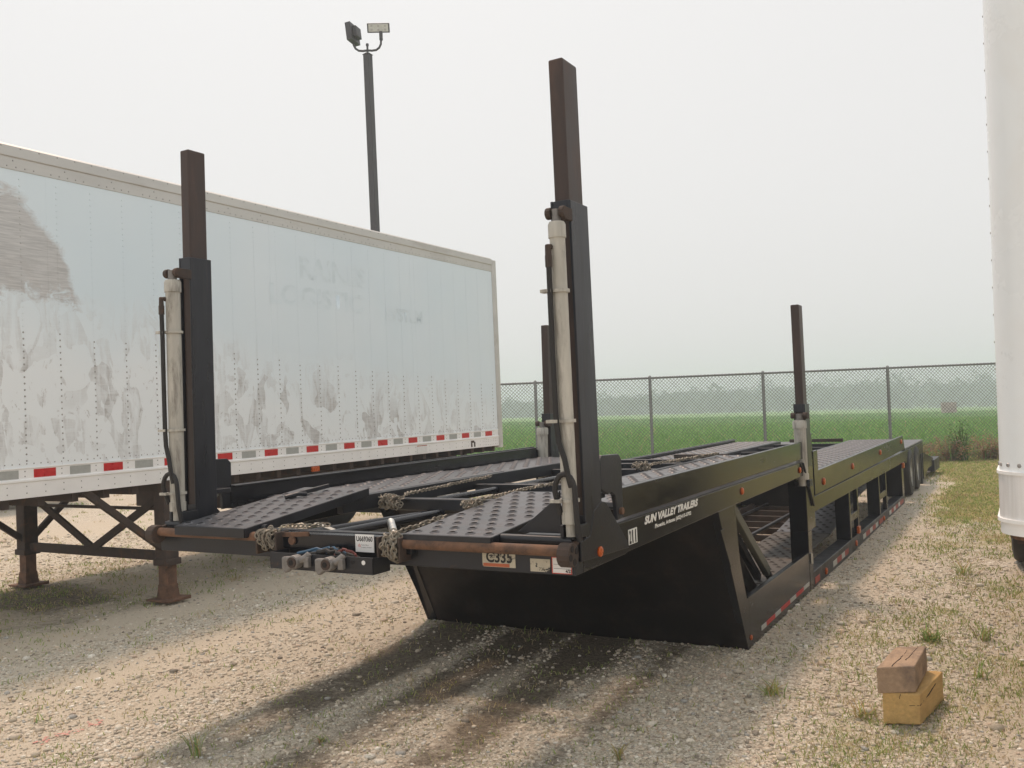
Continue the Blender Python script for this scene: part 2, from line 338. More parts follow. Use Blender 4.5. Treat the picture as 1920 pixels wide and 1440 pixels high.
def from_arrays(name, V, F, m, col=None, parent=None, smooth=False):
    """V (n,3), F (k,3 or 4) numpy -> mesh, col (n,3) per-vertex colour"""
    me = bpy.data.meshes.new(name); me.vertices.add(len(V)); me.vertices.foreach_set('co', V.astype(np.float32).ravel())
    k = F.shape[1]; me.loops.add(F.size); me.loops.foreach_set('vertex_index', F.astype(np.int32).ravel())
    me.polygons.add(len(F)); me.polygons.foreach_set('loop_start', np.arange(0, F.size, k, dtype=np.int32))
    me.polygons.foreach_set('loop_total', np.full(len(F), k, dtype=np.int32))
    me.update(calc_edges=True); me.validate()
    if col is not None:
        a = me.color_attributes.new('col', 'FLOAT_COLOR', 'POINT'); cc = np.ones((len(V), 4), np.float32); cc[:, :3] = col; a.data.foreach_set('color', cc.ravel())
    me.materials.append(M[m])
    if smooth: me.polygons.foreach_set('use_smooth', [True] * len(me.polygons))
    ob = bpy.data.objects.new(name, me); C.objects.link(ob)
    if parent is not None: ob.parent = parent
    return ob
def vnoise(x, y, s, seed=0):
    """smooth value noise in numpy"""
    x = np.asarray(x) * s + 37.1 * seed; y = np.asarray(y) * s - 17.7 * seed
    xi, yi = np.floor(x), np.floor(y); fx, fy = x - xi, y - yi; fx = fx * fx * (3 - 2 * fx); fy = fy * fy * (3 - 2 * fy)
    def h(i, j):
        q = np.sin(i * 127.1 + j * 311.7 + seed * 74.7) * 43758.5453; return q - np.floor(q)
    return (h(xi, yi) * (1 - fx) + h(xi + 1, yi) * fx) * (1 - fy) + (h(xi, yi + 1) * (1 - fx) + h(xi + 1, yi + 1) * fx) * fy
def fbm(x, y, s, seed=0, o=4):
    t = 0; a = 0.5; tot = 0
    for i in range(o): t = t + a * vnoise(x, y, s * 2 ** i, seed + i); tot += a; a *= 0.5
    return t / tot
def sstep(a, b_, x): t = np.clip((x - a) / (b_ - a), 0, 1); return t * t * (3 - 2 * t)

# ------------------------------------------------------------------ terrain
FW = np.array([-0.4992, 0.8665]); RT = np.array([0.8665, 0.4992])     # away from the viewer / along the fence
FENCE_D = 22.0
def depth_lat(x, y): return x * FW[0] + y * FW[1], x * RT[0] + y * RT[1]
def at_dl(d, l): return (d * FW[0] + l * RT[0], d * FW[1] + l * RT[1])
def ground_z(x, y):
    d, l = depth_lat(x, y)
    near = np.exp(-((x + 3) ** 2 + (y - 6) ** 2) / 400)
    z = near * (0.020 * (fbm(x, y, 0.9, 3) - 0.5) + 0.03 * (fbm(x, y, 0.35, 5) - 0.5))
    z = z + near * 0.010 * (fbm(x * 2.2, y * 0.5, 2.0, 8) - 0.5) - 0.012
    s_ = sstep(FENCE_D + 0.4, FENCE_D + 60, d)
    return z + s_ * (-0.0075 * (d - FENCE_D) - 0.0184 * np.clip(l, -160, 260)) - 0.05 * sstep(14, 22, d)
def cover(x, y):
    """grassiness, bare dirt and dark ruts with painted trailer shade in the yard, 0..1"""
    d, l = depth_lat(x, y)
    n1 = fbm(x, y, 0.7, 11); n2 = fbm(x, y, 2.2, 17)
    right = sstep(-1.75, -0.9, x)
    g = right * (0.30 + 0.50 * sstep(7.5, 16, y)) + 0.9 * sstep(15, 20, d) * sstep(-9, -5, x) + 0.75 * (n1 - 0.5) * (0.35 + 0.65 * right) + 0.35 * (n2 - 0.5)
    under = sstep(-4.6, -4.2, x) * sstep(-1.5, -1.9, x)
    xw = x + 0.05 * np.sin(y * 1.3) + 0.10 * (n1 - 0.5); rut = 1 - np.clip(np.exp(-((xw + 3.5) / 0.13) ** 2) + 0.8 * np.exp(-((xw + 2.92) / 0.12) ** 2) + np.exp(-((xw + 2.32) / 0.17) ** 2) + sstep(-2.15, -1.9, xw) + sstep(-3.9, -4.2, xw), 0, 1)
    g = g + under * (0.16 * rut + 0.35 * (n2 - 0.55))
    lt = sstep(-6.6, -7.4, x) * sstep(-10.6, -9.8, x); g = g + 0.28 * lt
    xs = x + 0.12 * np.sin(y * 0.6) + 0.25 * (n1 - 0.5)
    track = np.exp(-((xs + 5.45) / 0.26) ** 2) + np.exp(-((xs + 6.75) / 0.30) ** 2) + 0.8 * np.exp(-((xs + 4.55) / 0.18) ** 2) + 0.7 * np.exp(-((xs + 8.6) / 0.5) ** 2) + 0.8 * np.exp(-((xs + 0.1) / 0.22) ** 2)
    dirt = 0.26 + 0.55 * (fbm(x * 1.6, y * 0.45, 1.1, 23) - 0.5) * 2 + 0.75 * track + 0.12 * sstep(-4.4, -5.2, x)
    dark = under * np.clip(rut * (0.65 + 0.35 * sstep(0.35, 0.65, n2)) + 0.45 * sstep(-2.0, -2.4, x) * sstep(4.2, 5.6, y), 0, 1) * sstep(10, 6.5, y) * sstep(2.0, 3.6, y + 0.6 * (n1 - 0.5)) + (0.35 + 0.75 * sstep(0.35, 0.6, n1)) * 0.75 * sstep(-6.75, -7.3, x) * sstep(-9.9, -9.0, x)  # wheel ruts, plus shade painted into the ground below both trailers
    return np.clip(g, 0, 1), np.clip(dirt, 0, 1), np.clip(dark, 0, 1)
def spaced(lo, hi, step, far_lo, far_hi, grow=1.16):
    a = list(np.arange(lo, hi + 1e-6, step)); s_ = step
    while a[-1] < far_hi: s_ *= grow; a.append(a[-1] + s_)
    s_ = step
    while a[0] > far_lo: s_ *= grow; a.insert(0, a[0] - s_)
    return np.array(a)
gx = spaced(-7.5, 1.0, 0.055, -1500, 1500); gy = spaced(2.0, 12.0, 0.06, -60, 2500)
GX, GY = np.meshgrid(gx, gy, indexing='xy'); GZ = ground_z(GX, GY)
V = np.stack([GX.ravel(), GY.ravel(), GZ.ravel()], 1); nx, ny = len(gx), len(gy)
ii, jj = np.meshgrid(np.arange(nx - 1), np.arange(ny - 1), indexing='xy'); q0 = (jj * nx + ii).ravel()
F = np.stack([q0, q0 + 1, q0 + 1 + nx, q0 + nx], 1)
cd_, cl_ = depth_lat(V[F].mean(1)[:, 0], V[F].mean(1)[:, 1]); far = cd_ > FENCE_D + 0.5
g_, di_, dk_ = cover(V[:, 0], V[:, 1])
def sub(F_, name, m):
    used = np.unique(F_); idx = np.zeros(len(V), int); idx[used] = np.arange(len(used))
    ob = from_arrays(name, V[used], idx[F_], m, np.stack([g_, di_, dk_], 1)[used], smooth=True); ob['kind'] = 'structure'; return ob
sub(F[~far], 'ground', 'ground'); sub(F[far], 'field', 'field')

# loose gravel lying on the yard
ICO = np.array([(0, 0, 1), (.894, 0, .447), (.276, .851, .447), (-.724, .526, .447), (-.724, -.526, .447), (.276, -.851, .447),
                (.724, .526, -.447), (-.276, .851, -.447), (-.894, 0, -.447), (-.276, -.851, -.447), (.724, -.526, -.447), (0, 0, -1)])
ICF = np.array([(0, 1, 2), (0, 2, 3), (0, 3, 4), (0, 4, 5), (0, 5, 1), (1, 6, 2), (2, 7, 3), (3, 8, 4), (4, 9, 5), (5, 10, 1),
                (6, 7, 2), (7, 8, 3), (8, 9, 4), (9, 10, 5), (10, 6, 1), (11, 7, 6), (11, 8, 7), (11, 9, 8), (11, 10, 9), (11, 6, 10)])
def gravel(n):
    # more stones per square metre close to the viewer
    d = 2.6 * (14.0 / 2.6) ** RNG.random(n * 3); l = (RNG.random(n * 3) * 2 - 1) * d * 0.62
    x, y = d * FW[0] + l * RT[0], d * FW[1] + l * RT[1]
    g, di, dk = cover(x, y); keep = RNG.random(n * 3) < np.clip(0.95 - 1.2 * g - 0.75 * np.clip(di - 0.3, 0, 1) - 0.85 * dk, 0.03, 1) * (0.35 + 0.9 * fbm(x, y, 3.0, 41))
    x, y = x[keep][:n], y[keep][:n]; n = len(x)
    d_, _ = depth_lat(x, y)
    s_ = (0.0040 + 0.0085 * RNG.random(n) ** 2.8) * (1 + 0.045 * (d_ - 3)); big = RNG.random(n) < 0.03; s_[big] *= 1.6 + 0.9 * RNG.random(int(big.sum()))
    P = ICO[None] * (1 + 0.5 * (RNG.random((n, 12, 1)) - 0.5)) * s_[:, None, None] * np.stack([0.8 + 0.7 * RNG.random(n), 0.8 + 0.5 * RNG.random(n), 0.42 + 0.35 * RNG.random(n)], 1)[:, None, :]
    a = RNG.random(n) * 6.283; ca, sa = np.cos(a)[:, None], np.sin(a)[:, None]
    X = P[:, :, 0] * ca - P[:, :, 1] * sa; Y = P[:, :, 0] * sa + P[:, :, 1] * ca
    z0 = ground_z(x, y) + s_ * 0.25
    Vv = np.stack([X + x[:, None], Y + y[:, None], P[:, :, 2] + z0[:, None]], 2).reshape(-1, 3)
    Ff = (ICF[None] + 12 * np.arange(n)[:, None, None]).reshape(-1, 3)
    pal = np.array([(.52, .46, .37), (.62, .57, .48), (.42, .37, .29), (.58, .50, .40), (.28, .245, .20), (.72, .68, .60), (.52, .42, .33), (.42, .41, .38)])
    c = pal[RNG.choice(8, n, p=[.24, .18, .14, .16, .08, .07, .08, .05])] * (0.92 + 0.36 * RNG.random((n, 1)))
    ob = from_arrays('gravel', Vv, Ff, 'stone', np.repeat(c, 12, 0)); ob['kind'] = 'stuff'
    tag(ob, 'loose pale gravel scattered over the whole yard', 'gravel')
gravel(72000)

# grass blades
def blades(name, x, y, h, wd, lean, col, m='leaf', zf=ground_z):
    n = len(x); a = RNG.random(n) * 6.283; la = RNG.random(n) * 6.283; z = zf(x, y) - 0.01
    px, py = np.cos(a) * wd / 2, np.sin(a) * wd / 2; lx, ly = np.cos(la) * lean * h, np.sin(la) * lean * h
    v = np.zeros((n, 5, 3))
    v[:, 0] = np.stack([x - px, y - py, z], 1); v[:, 1] = np.stack([x + px, y + py, z], 1)
    v[:, 2] = np.stack([x - px * .8 + lx * .3, y - py * .8 + ly * .3, z + h * .6], 1); v[:, 3] = np.stack([x + px * .8 + lx * .3, y + py * .8 + ly * .3, z + h * .6], 1)
    v[:, 4] = np.stack([x + lx, y + ly, z + h * (1 - .3 * lean)], 1)
    f = np.array([(0, 1, 3), (0, 3, 2), (2, 3, 4)])
    return from_arrays(name, v.reshape(-1, 3), (f[None] + 5 * np.arange(n)[:, None, None]).reshape(-1, 3), m, np.repeat(col, 5, 0))
def tufts(n_t, per, rad, pick, seed):
    """tuft centres by rejection, then blades round each"""
    d = 2.6 * (23.0 / 2.6) ** RNG.random(n_t * 12); l = (RNG.random(n_t * 12) * 2 - 1) * d * 0.62
    x, y = d * FW[0] + l * RT[0], d * FW[1] + l * RT[1]; k = RNG.random(len(x)) < pick(x, y); x, y = x[k][:n_t], y[k][:n_t]
    n = len(x); r_ = rad * np.sqrt(RNG.random((n, per))) * (0.5 + RNG.random((n, 1))); a = RNG.random((n, per)) * 6.283
    return (x[:, None] + r_ * np.cos(a)).ravel(), (y[:, None] + r_ * np.sin(a)).ravel(), np.repeat(RNG.random(n), per)
def pick_yard(x, y):
    g, di, dk = cover(x, y); return np.clip(g * 1.1 - 0.12, 0, 1) ** 1.5 * 1.2 + 0.02
x, y, rid = tufts(10500, 12, 0.14, pick_yard, 1)
d_, _ = depth_lat(x, y)
hh = (0.014 + 0.040 * RNG.random(len(x)) ** 1.7) * (1 + 0.03 * d_); t = np.clip(rid + 0.25 * (RNG.random(len(x)) - 0.5), 0, 1)[:, None]
cg = np.where(t < 0.5, np.array([[.28, .35, .11]]), np.where(t < 0.75, np.array([[.44, .42, .18]]), np.array([[.52, .42, .26]]))) * (0.75 + 0.5 * RNG.random((len(x), 1)))
gb = blades('yard_grass', x, y, hh, 0.0022 + 0.0008 * d_, 0.85, cg); gb['kind'] = 'stuff'; tag(gb, 'sparse short grass and dry weeds growing through the gravel yard', 'grass')

# the crop beyond the fence
def crop():
    d = FENCE_D + 0.7 + 130 * RNG.random(105000) ** 2.1; l = (-0.25 + 1.2 * RNG.random(105000)) * d * 0.72
    x, y = d * FW[0] + l * RT[0], d * FW[1] + l * RT[1]
    h = (0.30 + 0.28 * RNG.random(len(x))) * sstep(FENCE_D - 1, FENCE_D + 3, d); wd = 0.02 + 0.0022 * (d - 15)
    t = RNG.random((len(x), 1)); c = np.array([[.12, .29, .045]]) * (1 - t) + np.array([[.29, .51, .14]]) * t
    dry = (RNG.random((len(x), 1)) < 0.05 + 0.5 * (d < FENCE_D + 2.2)[:, None] * (fbm(x, y, 0.5, 3) > 0.5)[:, None])
    c = np.where(dry, np.array([[.46, .42, .20]]), c)
    ob = blades('field_crop', x, y, h, wd, 0.45, c); ob['kind'] = 'stuff'; tag(ob, 'dense green crop standing in the field behind the chain-link fence', 'crop')
crop()

# ------------------------------------------------------------------ far woods
def woods():
    Vs, Cs = [], []
    for row, (D, hm) in enumerate(((430, 12.5), (455, 14.5), (490, 15.5))):
        l = -75.0
        while l < 330:
            x, y = at_dl(D + random.uniform(-9, 9), l); zb = float(ground_z(np.array(x), np.array(y)))
            h = hm * random.uniform(0.72, 1.08) * (1.25 if random.random() < 0.14 else 1.0) * (0.58 + 0.42 * float(sstep(0, 190, l))) * 0.95; rr = h * random.uniform(0.28, 0.42)
            n = 230
            th = RNG.random(n) * 6.283; ph = np.arccos(1 - 2 * RNG.random(n)); ra = 0.6 + 0.45 * RNG.random(n)
            cx = x + rr * ra * np.sin(ph) * np.cos(th); cy = y + rr * ra * np.sin(ph) * np.sin(th); cz = zb + h * 0.52 + h * 0.50 * ra * np.cos(ph)
            cz = np.maximum(cz, zb + 0.3); s_ = 0.5 + 0.9 * RNG.random((n, 1, 1))
            tri = (RNG.random((n, 3, 3)) - 0.5) * 2.4 * s_ + np.stack([cx, cy, cz], 1)[:, None, :]
            Vs.append(tri.reshape(-1, 3)); t = RNG.random((n, 1)); c = np.array([[.03, .06, .02]]) * (1 - t) + np.array([[.07, .11, .035]]) * t
            Cs.append(np.repeat(c, 3, 0)); l += rr * random.uniform(0.7, 1.2)
    Vv = np.concatenate(Vs); ob = from_arrays('distant_woods', Vv, np.arange(len(Vv)).reshape(-1, 3), 'foliage', np.concatenate(Cs)); ob['kind'] = 'stuff'
    tag(ob, 'long hazy line of trees on the horizon behind the field', 'woods')
woods()

# ------------------------------------------------------------------ the black car-hauler trailer
XR, XL = -1.70, -4.32; XC = (XR + XL) / 2
Y0 = 3.42
hauler = thing('car_hauler_trailer', 'long black car hauler trailer with four tall lift posts and perforated deck plates', 'trailer', (XC, Y0, 0))
def P(mb, name, m, bevel=0.004, parent=None, **k): return mb.build(name, m, parent or hauler, bevel=bevel, **k)
def mir(x): return 2 * XC - x                      # right side -> left side
def both(fn):
    for s_ in (1, -1): fn(lambda x: x if s_ == 1 else mir(x), s_)

# neck side rails, header, centre beam
def neck(X, s_):
    mb = MB(); mb.prism([(3.50, 0.946), (3.97, 0.951), (3.995, 0.957), (5.45, 0.972), (7.66, 0.985), (7.66, 1.102), (3.84, 1.106), (3.50, 1.092)], X(XR - 0.062), X(XR), 'x')
    P(mb, 'side_rail', 'black')
    mb = MB(); mb.box(X(XR - 0.10), X(XR + 0.004), 3.83, 7.80, 1.1045, 1.112); P(mb, 'rail_cap', 'black_worn', 0.002)
    # gusset plate standing on the rail beside the post
    mb = MB(); mb.prism([(3.46, 1.00), (3.98, 0.98), (3.96, 1.02), (3.74, 1.225), (3.69, 1.235), (3.60, 1.20), (3.56, 1.10), (3.46, 1.085)], X(XR + 0.002), X(XR + 0.014), 'x'); P(mb, 'gusset', 'black_worn')
    # hooked lock plate on the deck end
    mb = MB(); mb.prism([(3.70, 1.415), (3.725, 1.438), (3.915, 1.432), (3.945, 1.405), (3.94, 1.13), (3.87, 1.125), (3.865, 1.20), (3.85, 1.245), (3.815, 1.262), (3.775, 1.255), (3.70, 1.285)], X(XR - 0.012), X(XR + 0.010), 'x')
    lp = P(mb, 'lock_plate', 'black_worn')
    mb = MB(); mb.tube([(X(XR + 0.010), 3.905, 1.165), (X(XR + 0.024), 3.905, 1.165)], 0.017, 8); P(mb, 'bolt', 'rust', 0, lp)
    mb = MB(); mb.box(X(XR - 0.13), X(XR - 0.03), 3.69, 3.83, 1.235, 1.262); P(mb, 'stop_block', 'black_worn')
    mb = MB(); mb.beam((X(XR - 0.09), 3.56, 1.10), (X(XR - 0.09), 3.74, 1.235), 0.06, 0.02); P(mb, 'stop_brace', 'olive', 0.002)
both(neck)
mb = MB(); mb.box(XL, XR, Y0, 3.50, 0.946, 1.035); mb.box(XL, XR, Y0 + 0.03, 3.50, 1.035, 1.088); P(mb, 'header_beam', 'black_worn')
for xa, xb in ((XL + 0.02, -3.52), (-2.50, XR - 0.02)):
    mb = MB(); mb.tube([(xa, 3.455, 1.088), (xb, 3.455, 1.088)], 0.022, 10); P(mb, 'header_top_tube', 'black_worn', 0, smooth=True)
mb = MB(); mb.box(-3.50, -2.53, Y0 - 0.035, 3.50, 1.005, 1.083); P(mb, 'centre_beam', 'black')
mb = MB(); mb.beam((-3.34, Y0 - 0.037, 1.072), (-3.16, Y0 - 0.037, 1.081), 0.01, 0.022); P(mb, 'rust_streak', 'rust', 0)
mb = MB(); mb.box(-2.70, -2.57, Y0 - 0.038, Y0 + 0.0, 1.0835, 1.087); P(mb, 'rust_streak', 'rust', 0)
for x0, x1 in ((XL - 0.015, -3.47), (-2.56, XR - 0.03)):
    mb = MB(); mb.tube([(x0, Y0 - 0.045, 1.058), (x1, Y0 - 0.045, 1.058)], 0.024, 12); P(mb, 'winch_bar', 'rust', 0, smooth=True)
for x in (-3.48, -2.565, -3.345, -2.69):
    mb = MB(); mb.box(x - 0.006, x + 0.006, Y0 - 0.085, Y0 + 0.01, 0.975, 1.088); P(mb, 'winch_bracket', 'rust_dark', 0.002)
mb = MB(); mb.tube([(-3.27, Y0 - 0.036, 1.045), (-3.27, Y0 - 0.05, 1.045)], 0.022, 10); P(mb, 'bolt_boss', 'rust', 0.002)
# ratchet drum at the right end of the winch bar
def ratchet(xo, s_):
    mb = MB(); mb.tube([(xo - 0.055 * s_, Y0 - 0.055, 1.045), (xo + 0.004 * s_, Y0 - 0.055, 1.045)], 0.052, 14); rd = P(mb, 'ratchet_drum', 'rust_dark', 0.006)
    mb = MB()
    for a in (0.5, 2.0, 3.4, 4.9):
        mb.tube([(xo + 0.004 * s_, Y0 - 0.055 + 0.03 * math.cos(a), 1.045 + 0.03 * math.sin(a)), (xo + 0.006 * s_, Y0 - 0.055 + 0.03 * math.cos(a), 1.045 + 0.03 * math.sin(a))], 0.015, 8)
    P(mb, 'drum_hole', 'hole', 0, rd)
    mb = MB(); mb.beam((xo - 0.03 * s_, Y0 - 0.03, 1.075), (xo - 0.02 * s_, Y0 + 0.08, 1.09), 0.018, 0.018); P(mb, 'ratchet_pawl', 'rust_dark', 0.003, rd)
ratchet(XR + 0.02, 1); ratchet(XL - 0.0, -1)

# tray with the air couplings
TY = Y0 - 0.135
mb = MB(); mb.box(-3.335, -2.68, TY, TY + 0.006, 0.925, 1.000); mb.box(-3.335, -2.68, TY, Y0 - 0.005, 0.919, 0.925)
mb.prism([(TY, 0.925), (Y0 - 0.005, 0.925), (Y0 - 0.005, 1.0), (TY, 1.0)], -3.335, -3.329, 'x'); mb.prism([(TY, 0.925), (Y0 - 0.005, 0.925), (Y0 - 0.005, 0.985), (TY, 1.0)], -2.686, -2.68, 'x')
tray = P(mb, 'coupling_tray', 'black_worn', 0.002)
for x in (-2.80, -2.735):
    mb = MB(); mb.tube([(x, TY - 0.002, 0.975), (x, TY + 0.002, 0.975)], 0.011, 10); P(mb, 'tray_hole', 'paper' if x > -2.77 else 'hole', 0, tray)
def gladhand(x):
    mb = MB(); mb.prism([(x - 0.075, 0.985), (x - 0.02, 0.99), (x - 0.005, 0.96), (x - 0.02, 0.925), (x - 0.055, 0.905), (x - 0.075, 0.93)], TY - 0.035, TY - 0.004, 'y')
    g = P(mb, 'gladhand', 'gladhand', 0.008)
    mb = MB(); mb.tube([(x + 0.012, TY - 0.002, 0.965), (x + 0.012, TY - 0.05, 0.965)], 0.034, 14); P(mb, 'coupling_ring', 'gladhand', 0.005, g, smooth=False)
    mb = MB(); mb.tube([(x + 0.012, TY - 0.05, 0.965), (x + 0.012, TY - 0.058, 0.965)], 0.026, 14); P(mb, 'seal', 'rust_dark', 0, g)
    mb = MB(); mb.tube([(x + 0.012, TY - 0.056, 0.965), (x + 0.012, TY - 0.062, 0.965)], 0.013, 12); P(mb, 'seal_bore', 'hole', 0, g)
    mb = MB(); mb.tube([(x + 0.04, TY - 0.02, 0.97), (x + 0.07, TY - 0.015, 0.985), (x + 0.085, TY - 0.005, 1.005)], [0.018, 0.02, 0.016], 8); mb.box(x + 0.065, x + 0.095, TY - 0.03, TY - 0.004, 0.94, 0.99); P(mb, 'elbow', 'gladhand', 0.004, g)
gladhand(-3.15); gladhand(-2.935)
def wander(p0, p1, sag, n=14, amp=0.02, seed=1):
    rr = random.Random(seed); p0, p1 = Vector(p0), Vector(p1); out = []
    for i in range(n + 1):
        t = i / n; q = p0.lerp(p1, t); q.z += sag * math.sin(math.pi * t); q += Vector((rr.uniform(-amp, amp), rr.uniform(-amp, amp), rr.uniform(-amp, amp) * 0.5)) * (0 < i < n); out.append(q)
    return out
for i, (a, b_, m, r_) in enumerate((((-3.15, TY + 0.0, 1.0), (-2.92, Y0 - 0.06, 0.97), 'blue', 0.007), ((-3.10, TY + 0.02, 0.99), (-2.82, TY + 0.03, 0.985), 'rubber', 0.011),
                                    ((-3.06, TY + 0.05, 1.0), (-2.80, TY + 0.05, 0.98), 'rubber', 0.010), ((-2.93, TY + 0.02, 1.0), (-2.80, TY + 0.03, 0.99), 'redhose', 0.006), ((-3.12, TY + 0.07, 0.99), (-2.86, TY + 0.04, 1.0), 'blue', 0.006))):
    mb = MB(); mb.tube(wander(a, b_, 0.03, 12, 0.012, i), r_, 8); P(mb, 'air_hose', m, 0, smooth=True)

# ---- perforated plates
def perf(mb, x0, x1, y0, y1, z0, z1, px=0.105, py=0.105, r_=0.024, th=0.022, m0=0.045, lip=True):
    """tread plate from (y0,z0) to (y1,z1): slab plus staggered raised traction holes (material slot 1)"""
    sl_ = (z1 - z0) / (y1 - y0); mb.cur = 0
    mb.hexa([(x0, y0, z0 - th), (x1, y0, z0 - th), (x1, y1, z1 - th), (x0, y1, z1 - th)], [(x0, y0, z0), (x1, y0, z0), (x1, y1, z1), (x0, y1, z1)])
    row = 0; y = y0 + m0
    while y < y1 - m0 * 0.8:
        x = x0 + m0 + (px / 2 if row % 2 else 0)
        while x < x1 - m0 * 0.8:
            z = z0 + sl_ * (y - y0); n = 10; vs = []; fs = []
            for (rr, dz) in ((r_ * 1.45, 0.0), (r_ * 1.0, 0.007), (r_ * 0.80, 0.006)):
                for j in range(n):
                    a = 2 * math.pi * j / n; yy = rr * math.sin(a); vs.append((x + rr * math.cos(a), y + yy, z + dz + sl_ * yy))
            for i in (0, 1):
                for j in range(n): fs.append((i * n + j, i * n + (j + 1) % n, (i + 1) * n + (j + 1) % n, (i + 1) * n + j))
            mb.cur = 0; mb.add(vs, fs)
            mb.cur = 1; mb.add([(q[0], q[1], q[2] - 0.0045) for q in vs[2 * n:]] , [tuple(range(n))])
            x += px
        y += py; row += 1
    mb.cur = 0
# fold-out ramps lying on the neck
for (x0, x1, y0, y1, z0, z1) in ((-2.56, -2.08, 3.375, 4.42, 1.105, 1.195), (-4.08, -3.55, 3.33, 4.34, 1.105, 1.215)):
    mb = MB(); perf(mb, x0, x1, y0, y1, z0, z1, 0.098, 0.094, 0.0185); rp = P(mb, 'ramp_plate', ['deck', 'hole'], 0)
    mb = MB()
    for xa in (x0 - 0.003, x1 - 0.009): mb.hexa([(xa, y0, z0 - 0.052), (xa + 0.012, y0, z0 - 0.052), (xa + 0.012, y1, z1 - 0.052), (xa, y1, z1 - 0.052)], [(xa, y0, z0 - 0.002), (xa + 0.012, y0, z0 - 0.002), (xa + 0.012, y1, z1 - 0.002), (xa, y1, z1 - 0.002)])
    mb.box(x0, x1, y0 - 0.011, y0 + 0.001, z0 - 0.05, z0 - 0.001); P(mb, 'ramp_edge', 'black_worn', 0.002, rp)
# front deck: two tracks of plates, flanges, cross members
def deck(y0, y1, zt, zf0, zf1, end, seg, mtl, wtrack=0.62, gap=0.0):
    def sidepart(X, s_):
        # outer flange, sloped off at the rear end
        mb = MB(); mb.prism([(y0, zf0), (y1 + end, zf0 + 0.005), (y1 + end, zf0 + 0.03), (y1, zf1 + 0.008), (y0, zf1)], X(XR - 0.016), X(XR), 'x')
        fl = P(mb, 'deck_flange', 'black', 0.003)
        mb = MB(); mb.box(X(XR - 0.055), X(XR - 0.0155), y0 + 0.002, y1, zf1 - 0.010, zf1 - 0.002); P(mb, 'flange_lip', 'black_worn', 0.002, fl)
        y = y0 + 0.25
        while y < y1 - 0.3:
            ye = min(y + seg, y1); mb = MB()
            dz = 0.006 * ((int(y * 10) % 3) - 1)
            perf(mb, min(X(XR - 0.07), X(XR - 0.07 - wtrack)), max(X(XR - 0.07), X(XR - 0.07 - wtrack)), y, ye - 0.012, zt + dz, zt + dz + 0.003, 0.12, 0.115, 0.021); P(mb, 'deck_plate', [mtl, 'hole'], 0)
            y = ye
        mb = MB(); mb.box(X(XR - 0.07 - wtrack - 0.05), X(XR - 0.07 - wtrack - 0.004), y0 + 0.2, y1, zt - 0.085, zt + 0.006); P(mb, 'deck_beam', 'black_worn', 0.003)
    both(sidepart)
deck(3.93, 7.86, 1.165, 1.125, 1.268, 0.24, 1.95, 'deck')
deck(8.42, 14.85, 0.935, 0.775, 0.985, 0.16, 2.1, 'deck', 0.66)
xi0, xi1 = mir(XR - 0.74), XR - 0.74
for y, z, th in ((4.62, 1.125, 0.075), (5.62, 1.12, 0.05), (6.02, 1.09, 0.04), (6.85, 1.13, 0.05), (7.5, 1.13, 0.05), (7.84, 1.14, 0.05)):
    mb = MB(); mb.box(xi0 + 0.002, xi1 - 0.002, y - th / 2, y + th / 2, z - 0.075, z); P(mb, 'cross_member', 'black_worn', 0.008)
for y in np.arange(8.7, 14.8, 0.95):
    mb = MB(); mb.box(xi0 - 0.038, xi1 + 0.038, y - 0.025, y + 0.025, 0.85, 0.915); P(mb, 'cross_member', 'black_worn', 0.006)
for (xa, xb, ya, yb, z) in ((-3.50, -3.28, 3.52, 4.60, 1.03), (-3.22, -3.16, 3.52, 4.56, 1.045), (-2.78, -2.62, 3.52, 4.56, 1.03), (-3.42, -3.35, 4.66, 6.8, 1.08), (-2.52, -2.52, 4.66, 6.8, 1.08)):
    mb = MB(); mb.tube([(xa, ya, z), (xb, yb, z)], 0.024, 10); P(mb, 'frame_tube', 'black', 0, smooth=True)
mb = MB(); mb.tube([(-3.14, 4.02, 1.06), (-3.03, 3.90, 1.025)], 0.022, 12); mb.tube([(-3.03, 3.90, 1.025), (-3.02, 3.885, 1.02)], 0.014, 12); P(mb, 'steel_pin', 'steel', 0, smooth=True)
mb = MB(); mb.beam((-3.42, 3.72, 1.085), (-3.24, 3.66, 1.06), 0.03, 0.004); P(mb, 'webbing_strap', 'cream', 0)
mb = MB(); mb.beam((-3.88, 4.02, 1.20), (-3.80, 4.26, 1.235), 0.02, 0.025); mb.tube([(-3.9, 3.98, 1.19), (-3.86, 4.05, 1.205), (-3.84, 4.1, 1.2)], 0.014, 8); P(mb, 'latch_handle', 'black_worn', 0.003)
# raised cross stops on the rear deck (dull red edge)
for (x0, x1, y) in ((-3.95, -3.25, 10.9), (-3.3, -2.5, 14.4)):
    mb = MB(); mb.box(x0, x1, y, y + 0.05, 0.94, 0.99); P(mb, 'wheel_stop', 'rust_dark', 0.004)

mb = MB(); mb.box(-3.46, -2.56, 4.72, 7.80, 0.955, 0.965); P(mb, 'neck_sun_block', 'matte', 0)  # added plate, keeps sun from leaking through the open neck
